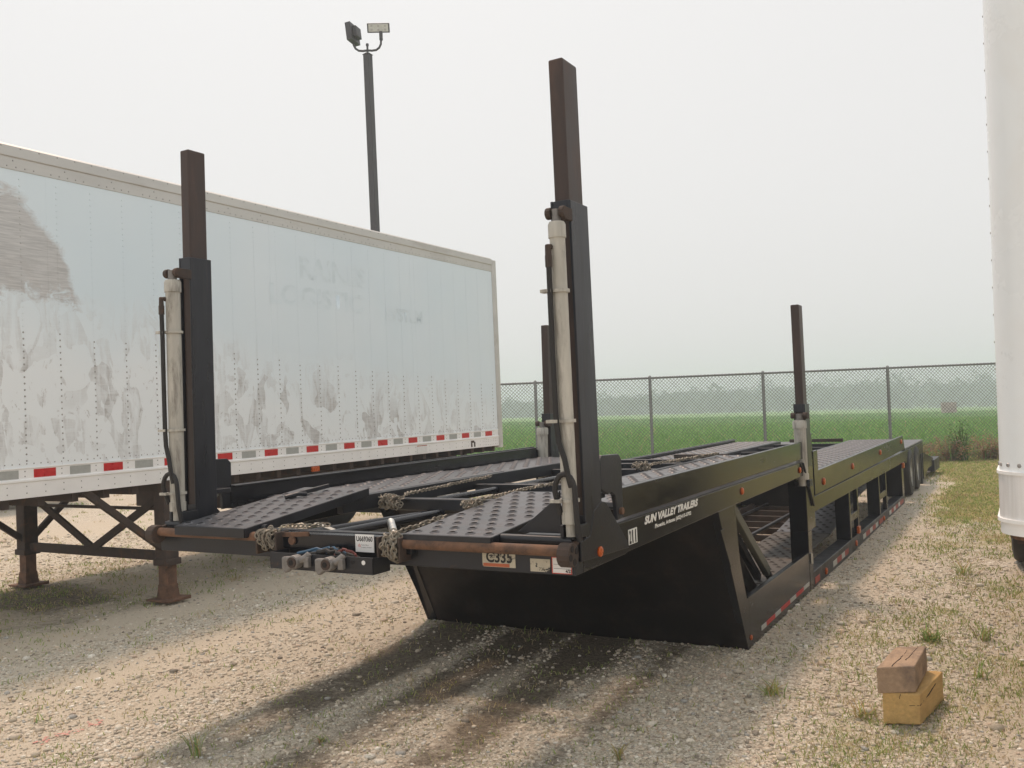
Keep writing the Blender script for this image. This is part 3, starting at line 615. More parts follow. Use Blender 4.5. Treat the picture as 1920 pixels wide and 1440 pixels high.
# ---- bulkhead and belly
PT, PB = (5.452, 0.972), (5.977, -0.05)
mb = MB(); mb.prism([PT, PB, (PB[0] + 0.02, PB[1]), (PT[0] + 0.02, PT[1])], XL + 0.03, XR - 0.004, 'x'); P(mb, 'bulkhead', 'matte', 0)
mb = MB(); mb.hexa([(XL + 0.03, PB[0] - 0.006, PB[1]), (XL + 0.105, PB[0] - 0.006, PB[1]), (XL + 0.105, PB[0] - 0.001, PB[1]), (XL + 0.03, PB[0] - 0.001, PB[1])],
                   [(XL + 0.03, PT[0] - 0.09, PT[1] - 0.02), (XL + 0.105, PT[0] - 0.006, PT[1] - 0.02), (XL + 0.105, PT[0] - 0.001, PT[1] - 0.02), (XL + 0.03, PT[0] - 0.001, PT[1] - 0.02)]); P(mb, 'bulkhead_flange', 'black', 0)
def belly(X, s_):
    # slanted pillar, closed front panel, sill, pillars and ladder-shaped uprights
    mb = MB(); mb.prism([(5.44, 0.975), (5.80, 0.978), (5.86, 0.60), (5.98, 0.329), (6.02, 0.329), (6.02, -0.04), (5.975, -0.04)], X(XR - 0.05), X(XR), 'x'); P(mb, 'front_pillar', 'black', 0.003)
    mb = MB(); mb.prism([(6.02, -0.03), (7.93, -0.035), (7.93, 0.322), (6.02, 0.33)], X(XR - 0.04), X(XR - 0.001), 'x'); P(mb, 'skirt_panel', 'black', 0.003)
    mb = MB(); mb.prism([(5.44, 0.86), (5.52, 0.86), (5.70, 0.60), (5.62, 0.60)], X(XR + 0.002), X(XR + 0.01), 'x'); P(mb, 'pillar_gusset', 'black', 0.002)
    mb = MB(); mb.box(X(XR - 0.15), X(XR + 0.002), 7.93, 8.25, 0.50, 1.108); mb.box(X(XR - 0.15), X(XR + 0.002), 7.93, 8.07, -0.01, 0.50); mb.box(X(XR - 0.15), X(XR - 0.002), 7.66, 7.93, 0.985, 1.106); P(mb, 'mid_pillar', 'black', 0.004)
    mb = MB(); mb.tube([(X(XR + 0.012), 7.82, 1.095), (X(XR + 0.012), 8.16, 0.70)], 0.010, 6); P(mb, 'pillar_rod', 'rubber', 0)
    mb = MB(); mb.tube([(X(XR + 0.008), 7.985, 0.22), (X(XR + 0.008), 7.985, 0.31)], 0.014, 8); P(mb, 'latch_pin', 'steel', 0)
    mb = MB(); mb.box(X(XR - 0.016), X(XR + 0.004), 8.29, 8.47, 0.778, 1.17); P(mb, 'deck_end_plate', 'black', 0.003)
    mb = MB(); mb.prism([(8.25, 0.632), (14.5, 0.592), (15.02, 0.592), (15.02, 0.756), (8.25, 0.768)], X(XR - 0.06), X(XR - 0.001), 'x'); P(mb, 'upper_rail', 'black', 0.004)
    mb = MB(); mb.prism([(8.07, -0.015), (14.70, -0.045), (14.70, 0.108), (8.07, 0.132)], X(XR - 0.14), X(XR - 0.001), 'x'); P(mb, 'sill', 'black_worn', 0.006)
    for (ya, yb, zr) in ((10.0, 10.5, 0.34), (12.15, 12.78, 0.34)):
        for i, yy in enumerate((ya, yb)):
            mb = MB(); mb.box(X(XR - (0.15 if i == 0 else 0.05)), X(XR - 0.003), yy, yy + 0.07, 0.10, 0.625); P(mb, 'upright', 'black', 0.003)
        mb = MB(); mb.box(X(XR - 0.05), X(XR - 0.005), ya + 0.07, yb, zr - 0.04, zr + 0.04); P(mb, 'upright_rung', 'black', 0.003)
    mb = MB(); mb.box(X(XR - 0.5), X(XR - 0.002), 14.5, 14.72, 0.10, 0.61); P(mb, 'rear_pillar', 'black', 0.003)
    mb = MB(); mb.beam((X(XR - 0.08), 12.85, 0.60), (X(XR - 0.08), 13.3, 0.15), 0.05, 0.06); P(mb, 'diagonal_brace', 'black_worn', 0.003)
    # sloping cylinder inside the front bay
    mb = MB(); mb.beam((X(XR - 0.15), 6.20, 0.92), (X(XR - 0.15), 7.10, 0.30), 0.05, 0.075); cy = P(mb, 'bay_brace', 'olive', 0.006)
    mb = MB(); mb.beam((X(XR - 0.21), 6.25, 0.83), (X(XR - 0.21), 7.05, 0.26), 0.05, 0.06); P(mb, 'bay_brace', 'black_worn', 0.006)
    mb = MB(); mb.tube([(X(XR - 0.16), 7.12, 0.30), (X(XR - 0.16), 7.34, 0.15)], 0.03, 10); P(mb, 'brace_pin', 'rubber', 0, cy, smooth=True)
    mb = MB(); mb.beam((X(XR - 0.24), 6.2, 0.74), (X(XR - 0.24), 7.0, 0.14), 0.04, 0.14); P(mb, 'brace_bracket', 'matte', 0.003)
    # rear frame over the wheels
    mb = MB(); mb.prism([(15.02, 0.56), (17.40, 0.56), (17.72, 0.56), (17.72, 0.755), (15.02, 0.757)], X(XR - 0.06), X(XR - 0.001), 'x'); P(mb, 'rear_rail', 'black', 0.004)
    mb = MB(); mb.box(X(XR - 0.62), X(XR - 0.0), 15.05, 17.7, 0.765, 0.79); P(mb, 'fender_top', 'deck', 0.004)
    mb = MB(); mb.box(X(XR - 0.60), X(XR - 0.0), 17.36, 17.46, 0.02, 0.56); P(mb, 'mud_guard', 'rubber', 0.004)
both(belly)
# lower deck: tracks, hinged plate, rungs
for s_ in (1, -1):
    X = (lambda x: x) if s_ == 1 else mir
    for (xa, xb, y0, y1, z0, z1, m) in ((-2.42, -1.86, 6.05, 7.3, 0.10, 0.16, 'deck_dirty'), (-2.46, -1.9, 7.3, 9.9, 0.165, 0.20, 'deck_dirty'), (-2.46, -1.9, 9.92, 12.0, 0.20, 0.42, 'deck'), (-2.46, -1.9, 12.02, 14.4, 0.42, 0.50, 'deck')):
        mb = MB(); perf(mb, min(X(xa), X(xb)), max(X(xa), X(xb)), y0, y1 - 0.01, z0, z1, 0.11, 0.105, 0.019); P(mb, 'lower_deck_plate', [m, 'hole'], 0)
    mb = MB(); mb.box(X(-2.53), X(-2.48), 6.0, 14.4, 0.04, 0.15); P(mb, 'lower_beam', 'rust_dark', 0.004)
for i, y in enumerate(np.arange(6.3, 14.3, 0.55)):
    mb = MB(); mb.box(mir(-2.54), -2.54, y - 0.03, y + 0.03, 0.05, 0.12); P(mb, 'floor_rung', 'rust_dark', 0.004)
for x in (-3.3, -2.75):
    mb = MB(); mb.beam((x, 6.1, 0.14), (x, 14.2, 0.15), 0.035, 0.03); P(mb, 'floor_beam', 'black_worn', 0.003)
mb = MB(); mb.prism([(7.2, 0.17), (7.9, 0.18), (7.9, 0.20), (7.2, 0.26)], -2.52, -2.49, 'x'); P(mb, 'hinge_plate', 'rust_dark', 0.003)
mb = MB(); mb.box(XL + 0.06, XL + 0.08, 9.4, 14.6, 0.10, 0.60); P(mb, 'inner_wall', 'matte', 0)
mb = MB(); mb.box(-3.7, -2.3, 12.9, 14.6, 0.12, 0.62); P(mb, 'tool_box', 'matte', 0.01)

# ---- posts
def post(px0, px1, y0, y1, ztube, zsl, zbase, lean, cx, cyy, cz0, cz1, cr, small=False):
    """px0..px1 across, y0..y1 along; lean shifts the top sideways"""
    def L(p): return (p[0] + lean * (p[2] - 1.1), p[1], p[2])
    def lean_mb(mb):
        mb.v = [L(q) for q in mb.v]; return mb
    t = 0.012; mb = MB(); e = 0.012
    # channel-shaped sleeve, open to the front
    mb.box(px0 - e, px0 - e + t, y0 - 0.012, y1 + e, zbase, zsl); mb.box(px1 + e - t, px1 + e, y0 - 0.012, y1 + e, zbase, zsl - 0.004); mb.box(px0 - e + t, px1 + e - t, y1 + e - t, y1 + e, zbase, zsl - 0.002)
    mb.box(px0 - e + t, px1 + e - t, y0 - 0.010, y0 + 0.002, zsl - 0.075, zsl - 0.001); mb.box(px0 - e + t, px1 + e - t, y0 - 0.004, y0 + 0.002, zbase, zbase + 0.10)
    sl_ = P(lean_mb(mb), 'lift_post', 'post', 0.004)
    mb = MB(); mb.box(px0 + 0.002, px1 - 0.002, y0 + 0.003, y1 - 0.002, zbase + 0.05, ztube); P(lean_mb(mb), 'post_tube', 'tube', 0.008, sl_)
    # hydraulic cylinder standing in front of the sleeve
    mb = MB(); mb.tube([(cx, cyy, cz0 + 0.05), (cx, cyy, cz1 - 0.07)], cr * 0.93, 20); cyl = P(lean_mb(mb), 'hydraulic_cylinder', 'cream', 0, sl_, smooth=True)
    def subp(fn, name, m, bev=0.0, smooth=True):
        q = MB(); fn(q); q = lean_mb(q).build(name, m, sl_, bevel=bev, smooth=smooth); return q
    subp(lambda q: q.tube([(cx, cyy, cz1 - 0.07), (cx, cyy, cz1 - 0.012), (cx, cyy, cz1)], [cr * 1.06, cr * 1.06, cr * 0.9], 20), 'cylinder_gland', 'cream')
    subp(lambda q: q.tube([(cx, cyy, cz0), (cx, cyy, cz0 + 0.05)], cr * 1.03, 20), 'cylinder_foot', 'cream')
    subp(lambda q: q.tube([(cx, cyy, cz0 - 0.055), (cx, cyy, cz0)], cr * 0.62, 12), 'cylinder_rod', 'cream')
    subp(lambda q: q.tube([(cx, cyy, cz1), (cx, cyy, cz1 + 0.055)], cr * 0.55, 12), 'rod_eye', 'gladhand')
    subp(lambda q: q.tube([(cx - cr * 1.25, cyy, cz1 + 0.04), (cx - cr * 0.6, cyy, cz1 + 0.04)], 0.026, 12), 'clevis_pin', 'rust_dark', 0.003, False)
    subp(lambda q: (q.tube([(cx + cr * 0.6, cyy, cz1 + 0.04), (cx + cr * 1.25, cyy, cz1 + 0.04)], 0.026, 12), q.box(cx + cr * 0.6, cx + cr * 1.15, cyy, y0 - 0.006, cz1 + 0.01, cz1 + 0.065)), 'clevis', 'rust_dark', 0.003, False)
    for k_ in (-1, 1): subp(lambda q: q.box(cx + k_ * cr * 0.75, cx + k_ * cr * 1.2, cyy - 0.02, y0 - 0.003, cz0 - 0.06, cz0 - 0.005), 'foot_lug', 'black_worn', 0.004, False)
    if small: return sl_
    # hose clamps and hose
    hx = cx - cr * 0.55; hy = cyy - cr * 1.12
    for zz in (cz1 - 0.30, cz1 - 0.86, cz0 + 0.10):
        def band(q, zz=zz):
            ring = [(cx + (cr + 0.007) * math.cos(a), cyy + (cr + 0.007) * math.sin(a)) for a in np.linspace(0, 2 * math.pi, 21)[:-1]]
            n = len(ring); vs = [(x_, y_, zz - 0.007) for x_, y_ in ring] + [(x_, y_, zz + 0.007) for x_, y_ in ring]; q.add(vs, [(i, (i + 1) % n, n + (i + 1) % n, n + i) for i in range(n)] + [tuple(range(n)), tuple(range(n, 2 * n))])
            q.box(cx - cr - 0.03, cx - cr * 0.4, cyy - cr - 0.022, cyy - cr * 0.55, zz - 0.007, zz + 0.007)
        subp(band, 'hose_clamp', 'cream', 0.0, False)
    subp(lambda q: (q.tube([(hx, cyy - cr * 0.7, cz1 - 0.11), (hx, hy - 0.012, cz1 - 0.11), (hx, hy - 0.012, cz1 - 0.15)], 0.014, 8), q.tube([(hx, hy - 0.012, cz1 - 0.15), (hx, hy - 0.012, cz1 - 0.20)], 0.016, 6)), 'hose_fitting', 'rust_dark', 0, False)
    hp = [(hx, hy - 0.012, cz1 - 0.20), (hx - 0.004, hy - 0.006, cz1 - 0.35), (hx - 0.006, hy - 0.004, cz1 - 0.6), (hx - 0.004, hy - 0.004, cz1 - 0.86), (hx + 0.004, hy - 0.006, cz1 - 0.95), (hx + 0.03, hy - 0.01, cz1 - 1.02), (hx + 0.045, hy - 0.01, cz1 - 1.10), (hx + 0.05, hy + 0.0, cz0 + 0.16)]
    subp(lambda q: q.tube(hp, 0.0125, 10), 'hydraulic_hose', 'rubber')
    hl = [(cx - cr * 1.0, cyy - cr * 0.6, cz0 + 0.04)] + [(cx + cr * 1.3 * math.cos(a), cyy - cr * 1.15, cz0 + 0.14 + 0.075 * math.sin(a)) for a in np.linspace(math.pi, 0.2, 9)] + [(cx + cr * 1.25, cyy - cr * 0.9, cz0 + 0.02), (cx + cr * 1.4, cyy - cr * 0.6, cz0 - 0.07)]
    subp(lambda q: q.tube(hl, 0.0125, 10), 'return_hose', 'rubber')
    return sl_
post(-1.775, -1.700, 3.53, 3.685, 3.212, 2.575, 1.09, -0.004, -1.724, 3.447, 1.165, 2.465, 0.0365)
post(-4.275, -4.200, 3.575, 3.705, 3.262, 2.628, 1.09, 0.012, -4.235, 3.474, 1.165, 2.485, 0.044)
post(-1.775, -1.700, 8.02, 8.17, 2.47, 1.60, 1.05, 0.0, -1.722, 7.92, 0.95, 1.46, 0.055, True)
post(-4.30, -4.225, 8.06, 8.21, 2.50, 1.60, 1.05, 0.014, -4.26, 7.96, 0.95, 1.46, 0.055, True)
mb = MB(); mb.box(-1.76, XR - 0.004, 8.20, 8.30, 0.98, 1.33); P(mb, 'post_side_plate', 'black', 0.004)
mb = MB(); mb.hexa([(-2.02, 3.50, 1.112), (-1.80, 3.50, 1.112), (-1.80, 3.512, 1.112), (-2.02, 3.512, 1.112)], [(-1.84, 3.50, 1.25), (-1.80, 3.50, 1.30), (-1.80, 3.512, 1.30), (-1.84, 3.512, 1.25)]); P(mb, 'post_gusset', 'black_worn', 0.002)
for xa, xb in ((-1.98, -1.71), (mir(-1.98), mir(-1.71))):
    mb = MB(); mb.box(xa, xb, 3.44, 3.70, 1.094, 1.106); P(mb, 'post_base_plate', 'black_worn', 0.003)

# ---- wheels
def wheel(x, y, s_, z=0.375):
    mb = MB(); prof = [(-0.11, 0.22), (-0.115, 0.30), (-0.10, 0.355), (-0.07, 0.372), (0.07, 0.372), (0.10, 0.355), (0.115, 0.30), (0.11, 0.22)]; n = 28; vs = []; fs = []
    for i in range(n):
        a = 2 * math.pi * i / n
        for px_, rr in prof: vs.append((x + s_ * px_, y + rr * math.cos(a), z + rr * math.sin(a)))
    k = len(prof)
    for i in range(n):
        for j in range(k - 1): fs.append((i * k + j, ((i + 1) % n) * k + j, ((i + 1) % n) * k + j + 1, i * k + j + 1))
    mb.add(vs, fs); wl = P(mb, 'wheel', 'rubber', 0, smooth=True)
    mb = MB(); mb.tube([(x - s_ * 0.06, y, z), (x + s_ * 0.075, y, z), (x + s_ * 0.10, y, z)], [0.222, 0.235, 0.262], 24, caps=False); mb.tube([(x - s_ * 0.03, y, z), (x - s_ * 0.02, y, z)], 0.222, 24); mb.tube([(x - s_ * 0.02, y, z), (x + s_ * 0.09, y, z)], [0.09, 0.075], 16)
    P(mb, 'rim', 'rim', 0, wl, smooth=True)
for y in (15.62, 16.55):
    for s_ in (1, -1):
        X = (lambda x: x) if s_ == 1 else mir
        wheel(X(XR - 0.085), y, s_); wheel(X(XR - 0.40), y, s_)
    mb = MB(); mb.tube([(mir(XR - 0.5), y, 0.375), (XR - 0.5, y, 0.375)], 0.065, 12); P(mb, 'axle', 'rust_dark', 0, smooth=True)
# rear ramps folded behind the frame
def rear(X, s_):
    mb = MB(); mb.prism([(17.72, 0.56), (19.6, 0.33), (19.6, 0.20), (18.5, 0.20), (17.95, 0.08), (17.72, 0.08)], X(XR - 0.05), X(XR - 0.01), 'x'); rr = P(mb, 'tail_ramp_arm', 'black', 0.003)
    mb = MB(); mb.box(X(XR - 0.62), X(XR + 0.02), 19.45, 20.6, 0.06, 0.29); P(mb, 'tail_ramp_box', 'black_worn', 0.006)
    mb = MB(); mb.beam((X(XR - 0.3), 17.8, 0.14), (X(XR - 0.3), 19.4, 0.07), 0.5, 0.03); P(mb, 'tail_ramp_toe', 'deck_dirty', 0.003)
both(rear)
mb = MB(); mb.box(XL, XR, 17.50, 17.66, 0.56, 0.70); P(mb, 'rear_cross_beam', 'black', 0.004)

# ---- lights, tape, lettering on the right side
def marker(y, z, rx=0.016, ry=0.030, rz=0.026, xo=0.0, square=False):
    mb = MB(); n = 12
    if square: mb.box(XR + xo, XR + xo + 0.03, y - 0.05, y + 0.05, z - 0.04, z + 0.04); P(mb, 'marker_light', 'amber', 0.008); return
    vs = []
    for (k_, t) in ((1.0, 0.0), (1.0, 0.55), (0.75, 0.9), (0.25, 1.0)):
        for j in range(n): a = 2 * math.pi * j / n; vs.append((XR + xo + rx * t, y + ry * k_ * math.cos(a), z + rz * k_ * math.sin(a)))
    fs = [(i * n + j, i * n + (j + 1) % n, (i + 1) * n + (j + 1) % n, (i + 1) * n + j) for i in range(3) for j in range(n)] + [tuple(range(3 * n, 4 * n))]
    mb.add(vs, fs); P(mb, 'marker_light', 'amber', 0, smooth=True)
for (y, z, sc, xo) in ((3.645, 1.016, 1.0, 0.0145), (5.98, 1.047, 1.05, 0.0), (7.73, 1.045, 1.1, 0.0), (8.70, 0.862, 1.5, 0.0), (10.29, 0.880, 1.5, 0.0), (12.4, 0.897, 1.5, 0.0), (14.6, 0.917, 1.5, 0.0), (6.03, 0.058, 0.8, 0.0), (8.60, 0.046, 1.4, 0.0), (10.27, 0.05, 1.4, 0.0), (12.42, 0.045, 1.4, 0.0)):
    marker(y, z, 0.012 * sc, 0.025 * sc, 0.023 * sc, xo)
marker(10.40, 0.178, square=True); marker(14.60, 0.56, square=True)
def tape(y0, y1, z0, z1, m):
    mb = MB(); mb.box(XR - 0.0005, XR + 0.0025, y0, y1, z0, z1); P(mb, 'reflective_tape', m, 0)
ys = [6.30, 6.44, 6.69, 6.87, 7.17, 7.38, 7.66, 7.88]
for i in range(len(ys) - 1): tape(ys[i], ys[i + 1] - 0.004, 0.040 + 0.004 * i / 2, 0.072 + 0.004 * i / 2, 'white_tape' if i % 2 == 0 else 'red_tape')
y = 8.12; i = 0
for (y0, y1, m) in ((8.12, 8.32, 'dull_red_tape'), (8.95, 9.15, 'white_tape'), (9.15, 9.40, 'dull_red_tape'), (9.40, 9.58, 'white_tape'), (9.58, 9.80, 'dull_red_tape'), (10.75, 10.95, 'white_tape'), (10.95, 11.25, 'dull_red_tape'), (11.25, 11.45, 'white_tape'), (11.45, 11.7, 'dull_red_tape'), (11.7, 11.9, 'white_tape'), (12.0, 12.35, 'dull_red_tape'),
                    (12.95, 13.15, 'white_tape'), (13.15, 13.4, 'dull_red_tape'), (13.4, 13.6, 'white_tape'), (13.6, 13.85, 'dull_red_tape'), (13.9, 14.1, 'white_tape'), (14.1, 14.5, 'dull_red_tape')):
    tape(y0, y1, 0.018, 0.072, m)
EX, EY = (0, 1, 0), (0, 0, 1)
lettering('lettering', 'SUN VALLEY TRAILERS', 0.052, (XR + 0.003, 4.215, 1.060), EX, EY, 'white_ink', hauler, width=0.84, shear=0.28, bold=0.003)
lettering('lettering', 'Phoenix, Arizona (602)415-0702', 0.027, (XR + 0.003, 4.355, 1.022), EX, EY, 'white_ink', hauler, width=0.57, shear=0.1, bold=0.0012)
for i, ch in enumerate('211'):
    y = 4.008 + 0.037 * i; mb = MB(); mb.box(XR - 0.0005, XR + 0.002, y, y + 0.034, 0.987, 1.060); P(mb, 'number_decal', 'white_ink', 0)
    lettering('lettering', ch, 0.088, (XR + 0.0035, y + 0.005, 0.993), EX, EY, 'black_ink', hauler, width=0.024 if ch == '2' else 0.013, bold=0.002)
# front stickers
FX = (1, 0, 0); YF = Y0
def sticker(x0, x1, z0, z1, m, y=YF, name='sticker'):
    mb = MB(); mb.box(x0, x1, y - 0.003, y + 0.0005, z0, z1); return P(mb, name, m, 0)
st = sticker(-2.16, -1.99, 0.966, 1.033, 'worn_decal'); lettering('lettering', 'C335', 0.068, (-2.14, YF - 0.004, 0.988), FX, EY, 'black_ink', hauler, width=0.135, bold=0.002)
sticker(-2.155, -2.02, 0.968, 0.982, 'orange_ink', YF - 0.002)
sticker(-1.915, -1.818, 0.957, 1.012, 'worn_decal'); lettering('lettering', '735', 0.02, (-1.872, YF - 0.004, 0.962), FX, EY, 'black_ink', hauler, width=0.028)
sticker(-1.808, -1.714, 0.954, 1.024, 'paper', name='paper_label')
for (x0, x1, z0, z1) in ((-1.808, -1.714, 0.954, 0.9565), (-1.808, -1.714, 1.0215, 1.024), (-1.808, -1.8055, 0.9565, 1.0215), (-1.7165, -1.714, 0.9565, 1.0215)): sticker(x0, x1, z0, z1, 'red_ink', YF - 0.002, 'label_border')
lettering('lettering', '540-', 0.021, (-1.772, YF - 0.004, 1.000), FX, EY, 'black_ink', hauler, bold=0.0008); lettering('lettering', '4/23', 0.017, (-1.744, YF - 0.004, 0.960), FX, EY, 'black_ink', hauler, bold=0.0006)
for z in (0.975, 0.993): sticker(-1.800, -1.722, z, z + 0.0008, 'black_ink', YF - 0.0021, 'label_rule')
tp = sticker(-2.853, -2.740, 1.008, 1.092, 'paper', Y0 - 0.045, 'inventory_tag')
lettering('lettering', 'U669360', 0.033, (-2.846, Y0 - 0.0485, 1.060), FX, EY, 'black_ink', hauler, width=0.099, bold=0.0009)
lettering('lettering', 'rb', 0.024, (-2.836, Y0 - 0.0485, 1.032), FX, EY, 'red_ink', hauler, width=0.016); 
for i, wd in enumerate((0.045, 0.062)): lettering('lettering', ('Ritchie Bros', 'Inventory Number')[i], 0.008, (-2.816, Y0 - 0.0485, 1.040 - 0.011 * i), FX, EY, 'black_ink', hauler, width=wd)

# ------------------------------------------------------------------ chains (loose things on the deck)
def chain(name, pts, label, link=0.036, r_=0.0040, grp='tie-down chains on the hauler'):
    pts = [Vector(p) for p in pts]; seg = [(pts[i + 1] - pts[i]).length for i in range(len(pts) - 1)]; tot = sum(seg); n = max(2, int(tot / (link * 0.62)))
    mb = MB(); rr = random.Random(len(pts) * 7 + n)
    def pos(s_):
        for i, L_ in enumerate(seg):
            if s_ <= L_ or i == len(seg) - 1: return pts[i].lerp(pts[i + 1], min(1, s_ / max(L_, 1e-6))), (pts[i + 1] - pts[i]).normalized()
            s_ -= L_
    for k in range(n):
        p, t = pos(tot * (k + 0.5) / n); t = (t + Vector((rr.uniform(-.25, .25), rr.uniform(-.25, .25), rr.uniform(-.25, .25)))).normalized()
        a = t.orthogonal().normalized(); a = Matrix.Rotation((math.pi / 2) * (k % 2) + rr.uniform(-.4, .4), 3, t) @ a; c = t.cross(a); vs = []; fs = []; NU, NV = 10, 5
        for i in range(NU):
            th = 2 * math.pi * i / NU; cen = p + t * (link / 2 * 0.86 * math.cos(th)) + a * (link * 0.30 * math.sin(th)); out = (t * math.cos(th) * 0.7 + a * math.sin(th)).normalized()
            for j in range(NV): ph = 2 * math.pi * j / NV; vs.append(cen + (out * math.cos(ph) + c * math.sin(ph)) * r_)
        for i in range(NU):
            for j in range(NV): fs.append((i * NV + j, ((i + 1) % NU) * NV + j, ((i + 1) % NU) * NV + (j + 1) % NV, i * NV + (j + 1) % NV))
        mb.add(vs, fs)
    o = mb.build(name, 'chain', None, smooth=True, origin=pts[0]); tag(o, label, 'chain', grp); return o
def bundle(cx, cy, cz, w_, hgt, turns, seed):
    """loops of chain hung round a bar end"""
    rr = random.Random(seed); out = []
    for i in range(turns * 8):
        a = 2 * math.pi * i / 8; out.append((cx + w_ * (i / (turns * 8) - 0.5) + rr.uniform(-.012, .012), cy - 0.035 * math.cos(a) + rr.uniform(-.006, .006), cz + hgt * 0.5 * math.sin(a) + rr.uniform(-.01, .01)))
    return out
def run(p0, p1, amp, n, seed):
    rr = random.Random(seed); p0, p1 = Vector(p0), Vector(p1)
    return [tuple(p0.lerp(p1, i / n) + Vector((rr.uniform(-amp, amp), rr.uniform(-amp, amp), rr.uniform(0, amp * 0.4)))) for i in range(n + 1)]
chain('tie_down_chain', bundle(-3.415, Y0 - 0.055, 1.055, 0.10, 0.09, 6, 1) + run((-3.40, 3.42, 1.105), (-3.20, 3.56, 1.10), 0.01, 5, 2), 'bundled chain on the header beam left of the tag tray')
chain('tie_down_chain', bundle(-2.615, Y0 - 0.060, 1.045, 0.08, 0.11, 6, 3) + run((-2.62, 3.40, 1.10), (-2.58, 3.75, 1.14), 0.008, 6, 4), 'bundled chain hanging between the tag tray and the right ramp plate')
chain('tie_down_chain', bundle(-3.52, 4.50, 1.115, 0.14, 0.07, 6, 5) + run((-3.46, 4.58, 1.15), (-3.52, 5.75, 1.165), 0.012, 16, 6), 'chain running back along the inner edge of the left deck plates')
chain('tie_down_chain', bundle(-2.58, 4.02, 1.165, 0.10, 0.05, 4, 7) + run((-2.58, 4.08, 1.185), (-2.60, 5.2, 1.19), 0.010, 16, 8), 'chain lying along the left edge of the right ramp plate')
chain('tie_down_chain', bundle(-2.56, 6.35, 1.19, 0.12, 0.05, 4, 9) + run((-2.50, 6.4, 1.195), (-2.36, 7.6, 1.20), 0.016, 18, 10) + run((-2.36, 7.6, 1.195), (-2.46, 6.7, 1.195), 0.016, 14, 12), 'chain piled on the upper right deck just behind the right front post')
chain('tie_down_chain', run((-2.52, 7.0, 0.20), (-2.50, 8.0, 0.20), 0.02, 14, 11), 'chain on the lower deck seen through the open side bay')

# ------------------------------------------------------------------ the white box trailers
def rivet_mesh(pts, nrm_x, r_=0.009, h=0.004):
    """flat domed rivet heads on planes facing +x (or -y when nrm_x is False)"""
    n = 6; P_ = np.array(pts); k = len(P_); a = np.arange(n) * 2 * math.pi / n
    ring = np.stack([np.zeros(n), np.cos(a) * r_, np.sin(a) * r_], 1); ring2 = ring * 0.6 + np.array([h, 0, 0]); loc = np.concatenate([ring, ring2])
    if not nrm_x: loc = np.stack([loc[:, 1], -loc[:, 0], loc[:, 2]], 1)
    Vv = (P_[:, None, :] + loc[None]).reshape(-1, 3)
    f4 = np.array([(j, (j + 1) % n, n + (j + 1) % n, n + j) for j in range(n)] + [(n, n + 1, n + 2, n + 3), (n, n + 3, n + 4, n + 5)])
    return Vv, (f4[None] + 12 * np.arange(k)[:, None, None]).reshape(-1, 4)
def rivets(pts, parent, nrm_x=True, r_=0.009, h=0.004, m='rivet'):
    Vv, Ff = rivet_mesh(pts, nrm_x, r_, h); ob = from_arrays('rivet_rows', Vv - np.array(parent['_o']), Ff, m, parent=parent); ob['_o'] = tuple(parent['_o']); ob['kind'] = 'stuff'; return ob
XT, XT2 = -7.02, -9.60; YA, YB = 3.25, 11.83; ZB, ZT = 1.11, 3.97
wt = thing('box_trailer', 'white box trailer with peeled paint and red and silver tape, left of the black hauler', 'trailer', ((XT + XT2) / 2, YA, 0), 'white box trailers')
mb = MB(); mb.box(XT2 + 0.02, XT - 0.012, YA, YB - 0.08, ZB + 0.02, ZT - 0.02); body = mb.build('body', 'plain_white', wt, bevel=0.01)
# side skin in sheets, each lapping the next
y = YA + 0.01; i = 0
while y < YB - 0.13:
    ye = min(y + 1.268, YB - 0.13); mb = MB(); mb.box(XT - 0.012, XT - 0.004 + 0.0012 * (i % 2), y, ye, 1.352, 3.772); mb.build('side_sheet', 'side', wt); y = ye; i += 1
mb = MB(); mb.prism([(XT - 0.05, 3.765), (XT + 0.002, 3.765), (XT + 0.002, 3.865), (XT + 0.012, 3.872), (XT + 0.012, 3.955), (XT - 0.01, 3.975), (XT - 0.05, 3.975)], YA, YB - 0.13, 'y'); tr = mb.build('top_rail', 'alu', wt, bevel=0.003)
mb = MB(); mb.prism([(XT - 0.05, ZB), (XT + 0.004, ZB), (XT + 0.006, 1.235), (XT + 0.016, 1.243), (XT + 0.016, 1.258), (XT + 0.001, 1.266), (XT + 0.001, 1.342), (XT + 0.008, 1.347), (XT + 0.008, 1.356), (XT - 0.05, 1.356)], YA, YB - 0.13, 'y'); mb.build('bottom_rail', 'white_rail', wt, bevel=0.002)
mb = MB(); mb.box(XT2, XT2 + 0.05, YA, YB, ZB, 1.30); mb.build('far_bottom_rail', 'white_rail', wt, bevel=0.004)
mb = MB(); mb.prism([(XT - 0.10, YB - 0.13), (XT + 0.004, YB - 0.13), (XT + 0.020, YB - 0.10), (XT + 0.020, YB - 0.03), (XT + 0.004, YB), (XT - 0.10, YB)], 1.08, 3.945, 'z'); mb.build('rear_corner_post', 'alu', wt, bevel=0.006)
mb = MB(); mb.box(XT2 + 0.03, XT - 0.11, YB - 0.06, YB, 1.08, 3.95); mb.build('rear_door', 'plain_white', wt, bevel=0.01)
pts = []
for i, yy in enumerate(np.arange(YA + 0.10, YB - 0.2, 0.317)):
    for zz in np.arange(1.41, 3.72, 0.052): pts.append((XT - 0.0035, yy + 0.0 * zz, zz))
rivets([q for q in pts if q[2] > 2.5 - 0.06 * (q[1] - 4)], wt, True, 0.0085, 0.005, 'side'); rivets([q for q in pts if q[2] <= 2.5 - 0.06 * (q[1] - 4)], wt, True, 0.0085, 0.005)
